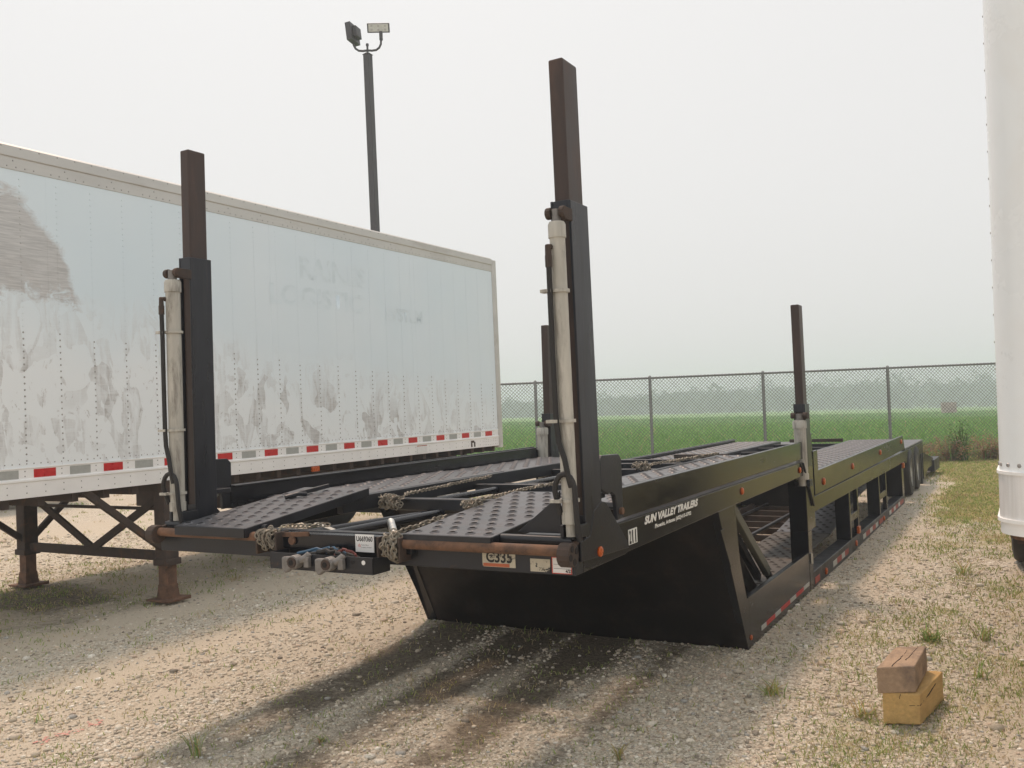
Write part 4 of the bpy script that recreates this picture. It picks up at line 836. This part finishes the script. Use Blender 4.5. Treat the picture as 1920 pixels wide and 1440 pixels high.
pts = [(XT + 0.002, yy, 3.79) for yy in np.arange(YA + 0.05, YB - 0.2, 0.075) if int(yy / 0.075) % 6] + [(XT + 0.002, yy, 3.84) for yy in np.arange(YA + 0.1, YB - 0.2, 0.45)] + [(XT + 0.012, yy, 3.945) for yy in np.arange(YA + 0.1, YB - 0.2, 0.16)]
rivets(pts, wt, True, 0.007, 0.004)
pts = []
for yy in np.arange(YA + 0.08, YB - 0.6, 0.16): pts += [(XT + 0.005, yy, 1.205), (XT + 0.005, yy, 1.150)]
for yy in np.arange(YA + 0.08, YB - 0.2, 0.317): pts += [(XT + 0.001, yy, 1.325), (XT + 0.001, yy, 1.285)]
for yy in np.arange(YB - 0.58, YB - 0.16, 0.05): pts += [(XT + 0.005, yy, 1.215), (XT + 0.005, yy, 1.19), (XT + 0.005, yy, 1.14)]
for yy in np.arange(YA + 0.03, YB - 0.14, 0.06): pts += [(XT - 0.002, yy, 1.385)]
rivets(pts, wt, True, 0.006, 0.003)
for i, yy in enumerate(np.arange(3.72, YB - 0.25, 0.317)):
    red = i % 2 == 0
    mb = MB(); mb.box(XT + 0.0005, XT + 0.003, yy, yy + 0.19, 1.270, 1.338); mb.build('reflective_tape', 'red_tape' if red else 'grey_tape', wt)
mb = MB(); mb.box(XT + 0.004, XT + 0.0095, 9.6, 9.82, 1.125, 1.225); mb.build('data_plate', 'paper', wt)
mb = MB(); mb.box(XT + 0.0095, XT + 0.0105, 9.6, 9.82, 1.215, 1.225); mb.build('data_plate_edge', 'orange_ink', wt)
mb = MB(); mb.box(XT + 0.004, XT + 0.0095, 10.92, 10.95, 1.13, 1.22); mb.box(XT + 0.004, XT + 0.0095, 11.0, 11.03, 1.13, 1.20); mb.box(XT + 0.004, XT + 0.0095, 10.95, 11.0, 1.19, 1.22); mb.build('stencil_mark', 'rust_dark', wt)
def ghost(s, size, y, z, width):
    o = lettering('ghost_lettering', s, size, (XT - 0.0015, y, z), (0, 1, 0), (0, 0, 1), 'ghost', wt, width=width, bold=0.01)
ghost('RAINES', 0.34, 7.52, 3.24, 1.15); ghost('LOGISTIC', 0.30, 7.05, 2.92, 1.55); ghost('SYSTEM', 0.22, 9.05, 2.86, 0.8)
# landing gear
lg = MB()
def leg(x, y):
    q = MB(); q.box(x - 0.075, x + 0.075, y - 0.075, y + 0.075, 0.34, 1.13); q.box(x - 0.09, x + 0.09, y - 0.09, y + 0.09, 0.34, 0.40); l_ = q.build('landing_leg', 'rust_dark', wt, bevel=0.008)
    q = MB(); q.box(x - 0.058, x + 0.058, y - 0.058, y + 0.058, 0.05, 0.36); q.hexa([(x - 0.075, y - 0.075, 0.02), (x + 0.075, y - 0.075, 0.02), (x + 0.075, y + 0.075, 0.02), (x - 0.075, y + 0.075, 0.02)], [(x - 0.062, y - 0.062, 0.16), (x + 0.062, y - 0.062, 0.16), (x + 0.062, y + 0.062, 0.16), (x - 0.062, y + 0.062, 0.16)]); q.build('leg_tube', 'rust', l_, bevel=0.004)
    q = MB(); q.add([(x - 0.15, y - 0.13, 0.012), (x + 0.15, y - 0.13, 0.012), (x + 0.16, y + 0.13, 0.012), (x - 0.15, y + 0.13, 0.012), (x - 0.15, y - 0.13, 0.030), (x + 0.15, y - 0.13, 0.034), (x + 0.16, y + 0.13, 0.045), (x - 0.15, y + 0.13, 0.028)], [(0, 3, 2, 1), (4, 5, 6, 7), (0, 1, 5, 4), (1, 2, 6, 5), (2, 3, 7, 6), (3, 0, 4, 7)]); q.build('foot_plate', 'rust', l_, bevel=0.004)
LX1, LX2, LY = -7.07, -9.27, 5.66
leg(LX1, LY); leg(LX2, LY)
def bar(name, p0, p1, a, c, m='rust_dark'): q = MB(); q.beam(p0, p1, a, c); q.build(name, m, wt, bevel=0.004)
bar('cross_bar', (LX2, LY, 0.42), (LX1, LY, 0.42), 0.05, 0.09)
xm = (LX1 + LX2) / 2
bar('cross_brace', (LX2 + 0.05, LY + 0.01, 0.98), (xm, LY + 0.01, 0.44), 0.03, 0.075); bar('cross_brace', (LX1 - 0.05, LY - 0.01, 0.98), (xm, LY - 0.01, 0.44), 0.03, 0.075)
for lx in (LX1, LX2): bar('leg_strut', (lx, LY + 0.05, 0.50), (lx, LY + 0.75, 1.12), 0.05, 0.06); bar('leg_strut', (lx, LY - 0.05, 0.50), (lx, LY - 0.85, 1.12), 0.05, 0.06)
bar('drive_shaft', (LX2 + 0.1, LY, 0.86), (LX1 - 0.1, LY, 0.86), 0.03, 0.03)
for yy in np.arange(YA + 0.3, YB, 0.30):
    q = MB(); q.box(XT2 + 0.06, XT - 0.06, yy - 0.03, yy + 0.03, 1.03, 1.128); q.build('floor_beam', 'rust_dark', wt)
for xx in (-8.75, -7.85): bar('slider_rail', (xx, 7.8, 0.97), (xx, YB - 0.1, 0.97), 0.08, 0.12)
def tyre(x, y, z, R_, w_, parent, s_):
    mb = MB(); prof = [(-w_ * .47, R_ * .56), (-w_ * .5, R_ * .8), (-w_ * .44, R_ * .95), (-w_ * .3, R_), (w_ * .3, R_), (w_ * .44, R_ * .95), (w_ * .5, R_ * .8), (w_ * .47, R_ * .56)]; n = 32; vs = []; fs = []; k = len(prof)
    for i in range(n):
        a = 2 * math.pi * i / n; vs += [(x + s_ * px_, y + rr * math.cos(a), z + rr * math.sin(a)) for px_, rr in prof]
    for i in range(n): fs += [(i * k + j, ((i + 1) % n) * k + j, ((i + 1) % n) * k + j + 1, i * k + j + 1) for j in range(k - 1)]
    mb.add(vs, fs); t_ = mb.build('wheel', 'rubber', parent, smooth=True)
    mb = MB(); mb.tube([(x - s_ * w_ * .3, y, z), (x + s_ * w_ * .44, y, z)], R_ * .56, 24, caps=False); mb.tube([(x - s_ * .02, y, z), (x, y, z)], R_ * .56, 24); mb.tube([(x, y, z), (x + s_ * w_ * .5, y, z)], [R_ * .2, R_ * .16], 14); mb.build('rim', 'rim', t_, smooth=True)
for yy in (10.35,):
    for xx, s_ in ((-7.17, 1), (-7.49, 1), (-9.45, -1), (-9.13, -1)): tyre(xx, yy, 0.50, 0.505, 0.26, wt, s_)
    bar('axle', (-9.3, yy, 0.5), (-7.3, yy, 0.5), 0.12, 0.12)
q = MB(); q.box(XT - 0.02, XT + 0.012, 7.60, 7.72, 1.045, 1.105); q.build('marker_light', 'amber', wt, bevel=0.01)
q = MB(); q.box(-9.4, XT - 0.15, YB - 0.02, YB + 0.08, 0.45, 0.55); q.box(-8.9, -8.82, YB - 0.02, YB + 0.06, 0.55, 1.08); q.box(-7.8, -7.72, YB - 0.02, YB + 0.06, 0.55, 1.08); q.build('rear_bumper', 'rust_dark', wt, bevel=0.005)

for xx in (-8.75, -7.85):
    q = MB(); q.box(xx - 0.12, xx + 0.12, 8.6, 11.4, 0.62, 0.905); q.build('suspension_frame', 'rust_dark', wt, bevel=0.01)
q = MB(); q.box(-9.2, -7.4, 6.95, 9.3, 0.70, 1.028); q.build('underbody_tank', 'rust_dark', wt, bevel=0.01)
q = MB(); q.box(-9.5, -7.15, 9.45, 9.49, 0.35, 1.02); q.build('mud_flap', 'rubber', wt)
w2 = copy_tree(wt); w2.location.x -= 11.7; w2.location.y += 1.2
w2['label'] = 'white box trailer parked farther left, hidden behind the peeled white trailer'

# right-hand trailer: only its rounded nose corner is in the picture
RXL, RXR, RYN = -0.128, 2.46, 3.90; RB, RTP = 1.075, 3.98
rt = thing('box_trailer', 'white box trailer with rounded nose corner and silver bottom band at the right edge', 'trailer', ((RXL + RXR) / 2, RYN, 0), 'white box trailers')
def outline(e, rad=0.16):
    pts = [(RXL - e, RYN + 8.4)]
    for a in np.linspace(math.pi, 1.5 * math.pi, 9): pts.append((RXL + rad + (rad + e) * math.cos(a), RYN + rad + (rad + e) * math.sin(a)))
    for a in np.linspace(1.5 * math.pi, 2 * math.pi, 9): pts.append((RXR - rad + (rad + e) * math.cos(a), RYN + rad + (rad + e) * math.sin(a)))
    pts.append((RXR + e, RYN + 8.4)); return pts
mb = MB(); mb.prism(outline(0.0), 1.318, RTP, 'z'); mb.build('body', 'plain_white', rt, smooth=True)
mb = MB(); mb.prism(outline(0.004), 1.135, 1.315, 'z'); mb.build('bottom_band', 'silver_band', rt, smooth=True)
mb = MB(); mb.prism(outline(0.010), 1.308, 1.320, 'z'); mb.prism(outline(0.012), 1.122, 1.136, 'z'); mb.build('band_moulding', 'white_rail', rt, smooth=True)
mb = MB(); mb.prism(outline(0.002), 1.075, 1.123, 'z'); mb.build('lower_rail', 'white_rail', rt, smooth=True)
mb = MB(); mb.prism(outline(-0.03), 1.055, 1.074, 'z'); mb.build('floor_frame', 'rust', rt)
mb = MB(); mb.prism(outline(0.006), 3.86, 3.985, 'z'); mb.build('top_rail', 'alu', rt, smooth=True)
def nose_rivets(z_list, step, r_, mtl):
    o = outline(0.0)[1:10]; Vs, Fs, off = [], [], 0; q = MB()
    for z in z_list:
        ang = np.arange(math.pi * 1.0, math.pi * 1.5, step / 0.16)
        for a in ang:
            x_, y_ = RXL + 0.16 + 0.16 * math.cos(a), RYN + 0.16 + 0.16 * math.sin(a); nn = Vector((math.cos(a), math.sin(a), 0)); q.tube([Vector((x_, y_, z)), Vector((x_, y_, z)) + nn * 0.004], [r_, r_ * 0.7], 8)
        for xx in np.arange(RXL + 0.2, RXR - 0.2, step): q.tube([(xx, RYN, z), (xx, RYN - 0.004, z)], [r_, r_ * 0.7], 8)
    for zz in np.arange(1.5, 3.8, 0.11):
        q.tube([(RXL + 0.0, RYN + 0.19, zz), (RXL - 0.004, RYN + 0.19, zz)], [0.005, 0.003], 8)
    ob = q.build('rivet_rows', mtl, rt, kind='stuff')
nose_rivets((1.345,), 0.052, 0.009, 'rivet')
for xx, s_ in ((RXL + 0.06, -1), (RXL + 0.38, -1), (RXR - 0.06, 1), (RXR - 0.38, 1)): tyre(xx, 9.75, 0.50, 0.505, 0.26, rt, s_)
q = MB(); q.beam((RXL + 0.2, 9.75, 0.5), (RXR - 0.2, 9.75, 0.5), 0.12, 0.12); q.build('axle', 'rust_dark', rt, bevel=0.01)
for xx in (RXL + 0.75, RXR - 0.75):
    q = MB(); q.box(xx - 0.07, xx + 0.07, 6.03, 6.17, 0.3, 1.06); q.box(xx - 0.055, xx + 0.055, 6.045, 6.155, 0.04, 0.3); l_ = q.build('landing_leg', 'rust_dark', rt, bevel=0.006)
    q = MB(); q.box(xx - 0.15, xx + 0.15, 5.97, 6.23, 0.01, 0.04); q.build('foot_plate', 'rust', l_, bevel=0.004)
for yy in np.arange(4.4, 12.2, 0.4):
    q = MB(); q.box(RXL + 0.05, RXR - 0.05, yy - 0.03, yy + 0.03, 0.98, 1.055); q.build('floor_beam', 'rust_dark', rt)

rt.rotation_euler.y = 0.018; rt.location.x -= 0.012

# ------------------------------------------------------------------ flood-light pole
PX, PY = -12.42, 15.72
lp = thing('light_pole', 'tall dark square pole with two flood lights behind the white trailer', 'light pole', (PX, PY, 0))
LEAN = (0.013, 0.0)
def lz(z): return (PX + 0.006 * (9.7 - z), PY)
mb = MB(); a = 0.075; mb.hexa([(lz(0)[0] - a, PY - a, -0.05), (lz(0)[0] + a, PY - a, -0.05), (lz(0)[0] + a, PY + a, -0.05), (lz(0)[0] - a, PY + a, -0.05)], [(PX - a, PY - a, 9.70), (PX + a, PY - a, 9.70), (PX + a, PY + a, 9.70), (PX - a, PY + a, 9.70)]); mb.build('pole_shaft', 'pole', lp, bevel=0.008)
mb = MB(); mb.hexa([(PX - .09, PY - .09, 9.70), (PX + .09, PY - .09, 9.70), (PX + .09, PY + .09, 9.70), (PX - .09, PY + .09, 9.70)], [(PX - .03, PY - .03, 9.75), (PX + .03, PY - .03, 9.75), (PX + .03, PY + .03, 9.75), (PX - .03, PY + .03, 9.75)]); mb.tube([(PX, PY, 9.74), (PX, PY, 9.90)], 0.022, 8); mb.tube([(PX, PY, 9.90), (PX, PY, 9.95)], 0.032, 8); mb.build('pole_cap', 'pole', lp)
ux, uy = 0.8665, 0.4992
def arm(s_, l_):
    pts = [(0, 9.80), (0.10 * s_, 9.79), (0.20 * s_, 9.80), (0.27 * s_, 9.85), (0.31 * s_, 9.93), (0.32 * s_, 10.06)]
    mb = MB(); mb.tube([(PX + l_ * t * ux, PY + l_ * t * uy, z) for t, z in pts], 0.025, 8); mb.build('bracket_arm', 'pole', lp, smooth=True)
    mb = MB(); e = pts[-1]; mb.tube([(PX + l_ * e[0] * ux, PY + l_ * e[0] * uy, 10.02), (PX + l_ * e[0] * ux, PY + l_ * e[0] * uy, 10.21)], 0.04, 8); mb.build('slip_fitter', 'pole', lp)
arm(-1, 0.98); arm(1, 0.98)
def flood(cx, cy, cz, fdir, tilt, w_, h_, d_):
    f = Vector((fdir[0], fdir[1], 0)).normalized(); f = (f + Vector((0, 0, tilt))).normalized(); sd = f.cross(Vector((0, 0, 1))).normalized(); up = sd.cross(f); c = Vector((cx, cy, cz))
    def bx_(mb, a0, a1, b0, b1, c0, c1): mb.hexa([c + sd * p + f * q_ + up * c0 for p, q_ in ((a0, b0), (a1, b0), (a1, b1), (a0, b1))], [c + sd * p + f * q_ + up * c1 for p, q_ in ((a0, b0), (a1, b0), (a1, b1), (a0, b1))])
    mb = MB(); bx_(mb, -w_ / 2, w_ / 2, -d_, 0, -h_ / 2, h_ / 2); bx_(mb, -w_ * .3, w_ * .3, -d_ * 1.7, -d_, -h_ * .3, h_ * .3); hd = mb.build('flood_light', 'pole', lp, bevel=0.01)
    mb = MB(); bx_(mb, -w_ * .44, w_ * .44, 0.0, 0.004, -h_ * .40, h_ * .40); mb.build('lens', 'lens', hd)
    mb = MB()
    for i in (-1, 0, 1):
        for j in (-1, 1): bx_(mb, w_ * .3 * i - .02, w_ * .3 * i + .02, 0.004, 0.007, h_ * .2 * j - .02, h_ * .2 * j + .02)
    mb.build('led_module', 'grey_tape', hd)
flood(PX + 0.26 * ux, PY + 0.26 * uy, 10.30, (0.55, -0.83), -0.35, 0.50, 0.20, 0.07)
flood(PX - 0.38 * ux, PY - 0.38 * uy, 10.17, (-0.97, -0.22), -0.10, 0.42, 0.40, 0.13)

# ------------------------------------------------------------------ chain-link fence
FZ0, FZ1 = -0.08, 2.26
fence = thing('chain_link_fence', 'galvanised chain-link fence with top rail running between yard and green field', 'fence', (*at_dl(FENCE_D, 6.15), 0))
posts_l = [-8.6, -5.5, -2.45, 0.55, 3.37, 6.15, 9.22, 12.25, 15.3]
FL = -0.010
for l in posts_l:
    x, y = at_dl(FENCE_D, l); mb = MB(); mb.tube([(x, y, FZ0 - 0.1), (x + FL * RT[0] * -2.3, y + FL * RT[1] * -2.3, FZ1 + 0.03)], 0.038, 10); mb.tube([(x + FL * RT[0] * -2.3, y + FL * RT[1] * -2.3, FZ1 + 0.03), (x + FL * RT[0] * -2.3, y + FL * RT[1] * -2.3, FZ1 + 0.06)], [0.042, 0.02], 10); mb.build('post', 'galv', fence, smooth=True)
mb = MB(); mb.tube([(*at_dl(FENCE_D - 0.0, posts_l[0]), FZ1), (*at_dl(FENCE_D, posts_l[-1]), FZ1)], 0.024, 8); mb.build('top_rail', 'galv', fence, smooth=True)
def fabric(l0, l1, pitch=0.085, w_=0.0044):
    Vs, Fs = [], []; hgt = FZ1 - FZ0 + 0.03; n = 0
    for fam, off in ((1, -0.032), (-1, -0.026)):
        for s0 in np.arange(l0 - hgt, l1 + hgt, pitch):
            a, b_ = (s0, FZ0), (s0 + fam * hgt, FZ0 + hgt)
            t0 = max(0, min((l0 - a[0]) / (b_[0] - a[0]), (l1 - a[0]) / (b_[0] - a[0]))); t1 = min(1, max((l0 - a[0]) / (b_[0] - a[0]), (l1 - a[0]) / (b_[0] - a[0])))
            if t1 <= t0: continue
            jit = random.uniform(-0.004, 0.004)
            pa = (a[0] + (b_[0] - a[0]) * t0 + jit, a[1] + hgt * t0); pb = (a[0] + (b_[0] - a[0]) * t1 + jit, a[1] + hgt * t1)
            wj = w_ * random.uniform(0.8, 1.25)
            for (l_, z_) in (pa, pb):
                for (dl, dd, dz) in ((-wj, 0, wj * fam), (wj, 0, -wj * fam), (0, -wj, 0)):
                    x, y = at_dl(FENCE_D + off + dd, l_ + dl * 0.7); Vs.append((x, y, z_ + dz * 0.7))
            for i in range(3): Fs.append((n + i, n + (i + 1) % 3, n + 3 + (i + 1) % 3, n + 3 + i))
            n += 6
    ob = from_arrays('chain_link_mesh', np.array(Vs) - np.array(fence['_o']), np.array(Fs), 'wire', parent=fence); ob['kind'] = 'stuff'
for i in range(len(posts_l) - 1): fabric(posts_l[i], posts_l[i + 1])
sgn = MB(); c = at_dl(FENCE_D + 0.035, 0); bx0, bx1 = 10.52, 10.90
x0, y0 = at_dl(FENCE_D + 0.02, bx0); x1, y1 = at_dl(FENCE_D + 0.02, bx1); x2, y2 = at_dl(FENCE_D + 0.03, bx1); x3, y3 = at_dl(FENCE_D + 0.03, bx0)
sgn.hexa([(x0, y0, 1.10), (x1, y1, 1.10), (x2, y2, 1.10), (x3, y3, 1.10)], [(x0, y0, 1.36), (x1, y1, 1.36), (x2, y2, 1.36), (x3, y3, 1.36)])
sg = sgn.build('fence_sign', 'paper', None, origin=((x0 + x1) / 2, (y0 + y1) / 2, 1.10)); tag(sg, 'small pale square sign fixed to the chain-link fence', 'sign')

# ------------------------------------------------------------------ timber blocks
def timber(name, bot, z0, z1, m, label, cracks):
    mb = MB(); n = 6
    top = [(x + random.uniform(-.004, .004), y + random.uniform(-.004, .004), z1 + random.uniform(-.004, .004)) for x, y in bot]
    mb.hexa([(x, y, z0) for x, y in bot], top); cx = sum(p[0] for p in bot) / 4; cy = sum(p[1] for p in bot) / 4
    ob = mb.build(name, m, None, bevel=0.006, origin=(cx, cy, z0), segs=3); tag(ob, label, 'wood block')
    sd_ = ob.modifiers.new('sub', 'SUBSURF'); sd_.subdivision_type = 'SIMPLE'; sd_.levels = 4; sd_.render_levels = 4
    tx = bpy.data.textures.new('hewn', 'CLOUDS'); tx.noise_scale = 0.06; dm_ = ob.modifiers.new('hewn', 'DISPLACE'); dm_.texture = tx; dm_.strength = 0.009; dm_.mid_level = 0.55; dm_.texture_coords = 'LOCAL'
    for pts, wd in cracks:
        q = MB()
        fine = []
        for i in range(len(pts) - 1):
            for t in (0, 0.33, 0.66): p_ = Vector(pts[i]).lerp(Vector(pts[i + 1]), t); fine.append(p_ + Vector((random.uniform(-.003, .003), random.uniform(-.003, .003), 0)))
        fine.append(Vector(pts[-1]))
        for i in range(len(fine) - 1): q.beam(fine[i], fine[i + 1], wd * (0.6 - 0.35 * i / len(fine)), wd * 0.5)
        q.build('crack', 'wood_crack', ob)
LB = [(-0.723, 4.885), (-0.553, 4.935), (-0.480, 5.380), (-0.650, 5.335)]; UB = [(-0.738, 4.858), (-0.570, 4.955), (-0.552, 5.36), (-0.702, 5.275)]
timber('timber_block', LB, -0.012, 0.143, 'wood_yellow', 'yellow sawn timber block lying on the gravel under another block',
       [([(-0.5535, 4.936, 0.085), (-0.535, 5.04, 0.094), (-0.512, 5.19, 0.112), (-0.496, 5.28, 0.124)], 0.009), ([(-0.5535, 4.936, 0.085), (-0.60, 4.922, 0.083)], 0.005), ([(-0.64, 4.9085, 0.140), (-0.642, 4.908, 0.115)], 0.004)])
timber('timber_block', UB, 0.144, 0.278, 'wood_grey', 'grey-brown weathered timber block stacked on the yellow one',
       [([(-0.672, 4.905, 0.2775), (-0.655, 5.02, 0.2775), (-0.642, 5.14, 0.2775), (-0.63, 5.30, 0.2775)], 0.006), ([(-0.62, 5.05, 0.2775), (-0.612, 5.12, 0.2775), (-0.600, 5.22, 0.2775), (-0.588, 5.33, 0.2775)], 0.005)])

# ------------------------------------------------------------------ weeds that stand out
def weed(name, x, y, n, h, spread, cols, label, cat='weed', grp=None, wd=0.006, stalk=False):
    z = float(ground_z(np.array(x), np.array(y))); Vs, Fs, Cs = [], [], []; k = 0
    for i in range(n):
        a = random.uniform(0, 6.283); ln = random.uniform(0.15, 1.0) * spread; hh_ = h * random.uniform(0.5, 1.0); bxx, byy = x + random.gauss(0, spread * 0.16), y + random.gauss(0, spread * 0.16)
        c = random.choice(cols); c = tuple(q * random.uniform(0.75, 1.25) for q in c); pa = a + 1.57 + random.uniform(-.5, .5)
        pts = [(bxx + math.cos(a) * ln * t ** 1.6, byy + math.sin(a) * ln * t ** 1.6, z + hh_ * (t - 0.25 * t * t) / 0.75) for t in (0, .35, .7, 1.0)]
        for j, p in enumerate(pts):
            w_ = wd * (1, 1.1, 0.8, 0.1)[j]
            Vs += [(p[0] - math.cos(pa) * w_, p[1] - math.sin(pa) * w_, p[2]), (p[0] + math.cos(pa) * w_, p[1] + math.sin(pa) * w_, p[2])]; Cs += [c, c]
        for j in range(3): Fs.append((k + 2 * j, k + 2 * j + 1, k + 2 * j + 3, k + 2 * j + 2))
        k += 8
        if stalk:
            for t in np.linspace(0.25, 1, 7):
                p = Vector(pts[0]).lerp(Vector(pts[-1]), t); d = Vector((random.uniform(-1, 1), random.uniform(-1, 1), random.uniform(-.3, .8))).normalized() * wd * random.uniform(5, 9); e = d.orthogonal().normalized() * wd * 1.6
                Vs += [p, p + d * .5 + e, p + d, p + d * .5 - e]; Cs += [c] * 4; Fs.append((k, k + 1, k + 2, k + 3)); k += 4
    ob = from_arrays(name, np.array([tuple(v) for v in Vs]) - np.array((x, y, z)), np.array(Fs), 'leaf', np.array(Cs)); ob.location = (x, y, z); tag(ob, label, cat, grp); return ob
GRN, YEL, BRN = (.25, .34, .10), (.42, .38, .15), (.32, .21, .12)
GR = 'weeds standing out of the gravel'
def at_px(px, py, z=0.0):
    d = AX @ np.array([px - 960, py - 720, 1678.0]); t = (z - H) / d[2]; return d[0] * t, d[1] * t
for (px, py, n, h, sp, cols, lab) in ((1745, 1200, 70, .10, .13, (GRN, (.16, .26, .05)), 'bright green grass clump just behind the stacked timber blocks'),
        (1845, 1200, 40, .13, .09, (GRN, YEL, BRN), 'upright grass tuft with a brown stem right of the timber blocks'),
        (1620, 1340, 40, .07, .11, (GRN, YEL), 'low spreading grass left of the timber blocks'),
        (1840, 1270, 26, .08, .07, (GRN, YEL), 'small pale green tuft nearest the right edge'),
        (1450, 1300, 40, .09, .14, (GRN, YEL), 'thin grass patch in front of the hauler bulkhead corner'),
        (1805, 1075, 50, .13, .16, (GRN, YEL), 'grass clump on the gravel between the hauler and the right trailer'),
        (372, 1415, 22, .16, .06, (GRN, YEL), 'tall slender weed at the lower left of the shadow'),
        (72, 1350, 14, .05, .07, (GRN,), 'small broad-leaved weed in the sunlit gravel at far left'),
        (1160, 1420, 24, .09, .06, (GRN, YEL), 'pale weed tuft at the bottom of the hauler shadow'),
        (605, 1390, 16, .05, .06, (GRN,), 'flat green weed inside the hauler shadow')):
    x, y = at_px(px, py); weed('weed_clump', x, y, int(n * 0.9), h, sp * 1.5, cols + (YEL,), lab, 'weed', GR, 0.0028)
for (px, py, n, h, sp, lab) in ((1700, 868, 110, .50, .75, 'brown dry brush at the fence foot beside the tail of the hauler'), (1775, 870, 150, .62, .9, 'tall brown and green brush at the fence in front of the sign'), (1850, 872, 130, .6, .8, 'brown brush at the fence next to the right trailer'), (1228, 850, 110, .40, .7, 'dry yellow grass round a fence post behind the hauler deck')):
    x, y = at_px(px, py); dd, ll = depth_lat(x, y); x, y = at_dl(FENCE_D - 0.35, (px - 960) / 1678 * (FENCE_D - 0.35)); weed('fence_brush', x, y, n, h, sp, (BRN, (.30, .21, .13), (.20, .25, .09), (.40, .30, .18)) if px != 1228 else (YEL, (.34, .25, .12)), lab, 'brush', 'brush along the fence', 0.010, True)
x, y = at_px(1788, 866); x, y = at_dl(FENCE_D - 0.6, (1795 - 960) / 1678 * (FENCE_D - 0.6)); weed('tall_weed', x, y, 20, 1.0, .40, ((.08, .14, .04), (.10, .17, .05)), 'tallest green weed standing above the brown brush by the fence', 'weed', None, 0.012, True)
# faint red marking-paint line on the gravel
def paint_line():
    Vs, Fs, Cs = [], [], []; k = 0
    for i in range(60):
        t = random.random(); px, py = 60 + 130 * t + random.gauss(0, 3), 1392 - 42 * t + random.gauss(0, 3); x, y = at_px(px, py); s_ = random.uniform(.004, .012); z = float(ground_z(np.array(x), np.array(y))) + 0.006
        a = random.uniform(0, 6.28)
        Vs += [(x + s_ * math.cos(a + j * 1.57), y + s_ * math.sin(a + j * 1.57), z) for j in range(4)]; Fs.append((k, k + 1, k + 2, k + 3)); k += 4; Cs += [(.62, .30, .26)] * 4
    ob = from_arrays('marking_paint', np.array(Vs), np.array(Fs), 'stone', np.array(Cs)); tag(ob, 'faint red marking-paint line sprayed on the gravel at lower left', 'paint line'); ob['kind'] = 'stuff'
paint_line()

# ------------------------------------------------------------------ haze
mb = MB(); mb.box(-560, 330, -60, 560, -24, 11.5); hz = mb.build('haze', 'galv', None); hz.data.materials.clear()
hm = bpy.data.materials.new('smoke_haze'); hm.use_nodes = True; hn = hm.node_tree; hn.nodes.clear(); ho = hn.nodes.new('ShaderNodeOutputMaterial'); hv = hn.nodes.new('ShaderNodeVolumePrincipled')
hv.inputs['Color'].default_value = (0.81, 0.905, 1.0, 1); hv.inputs['Density'].default_value = 0.0028; hv.inputs['Anisotropy'].default_value = 0.3
hn.links.new(hv.outputs[0], ho.inputs['Volume']); hz.data.materials.append(hm); hz['kind'] = 'stuff'; tag(hz, 'thin pale smoke haze filling the air over the yard and field', 'haze')
for o in bpy.data.objects:
    if '_o' in o: del o['_o']
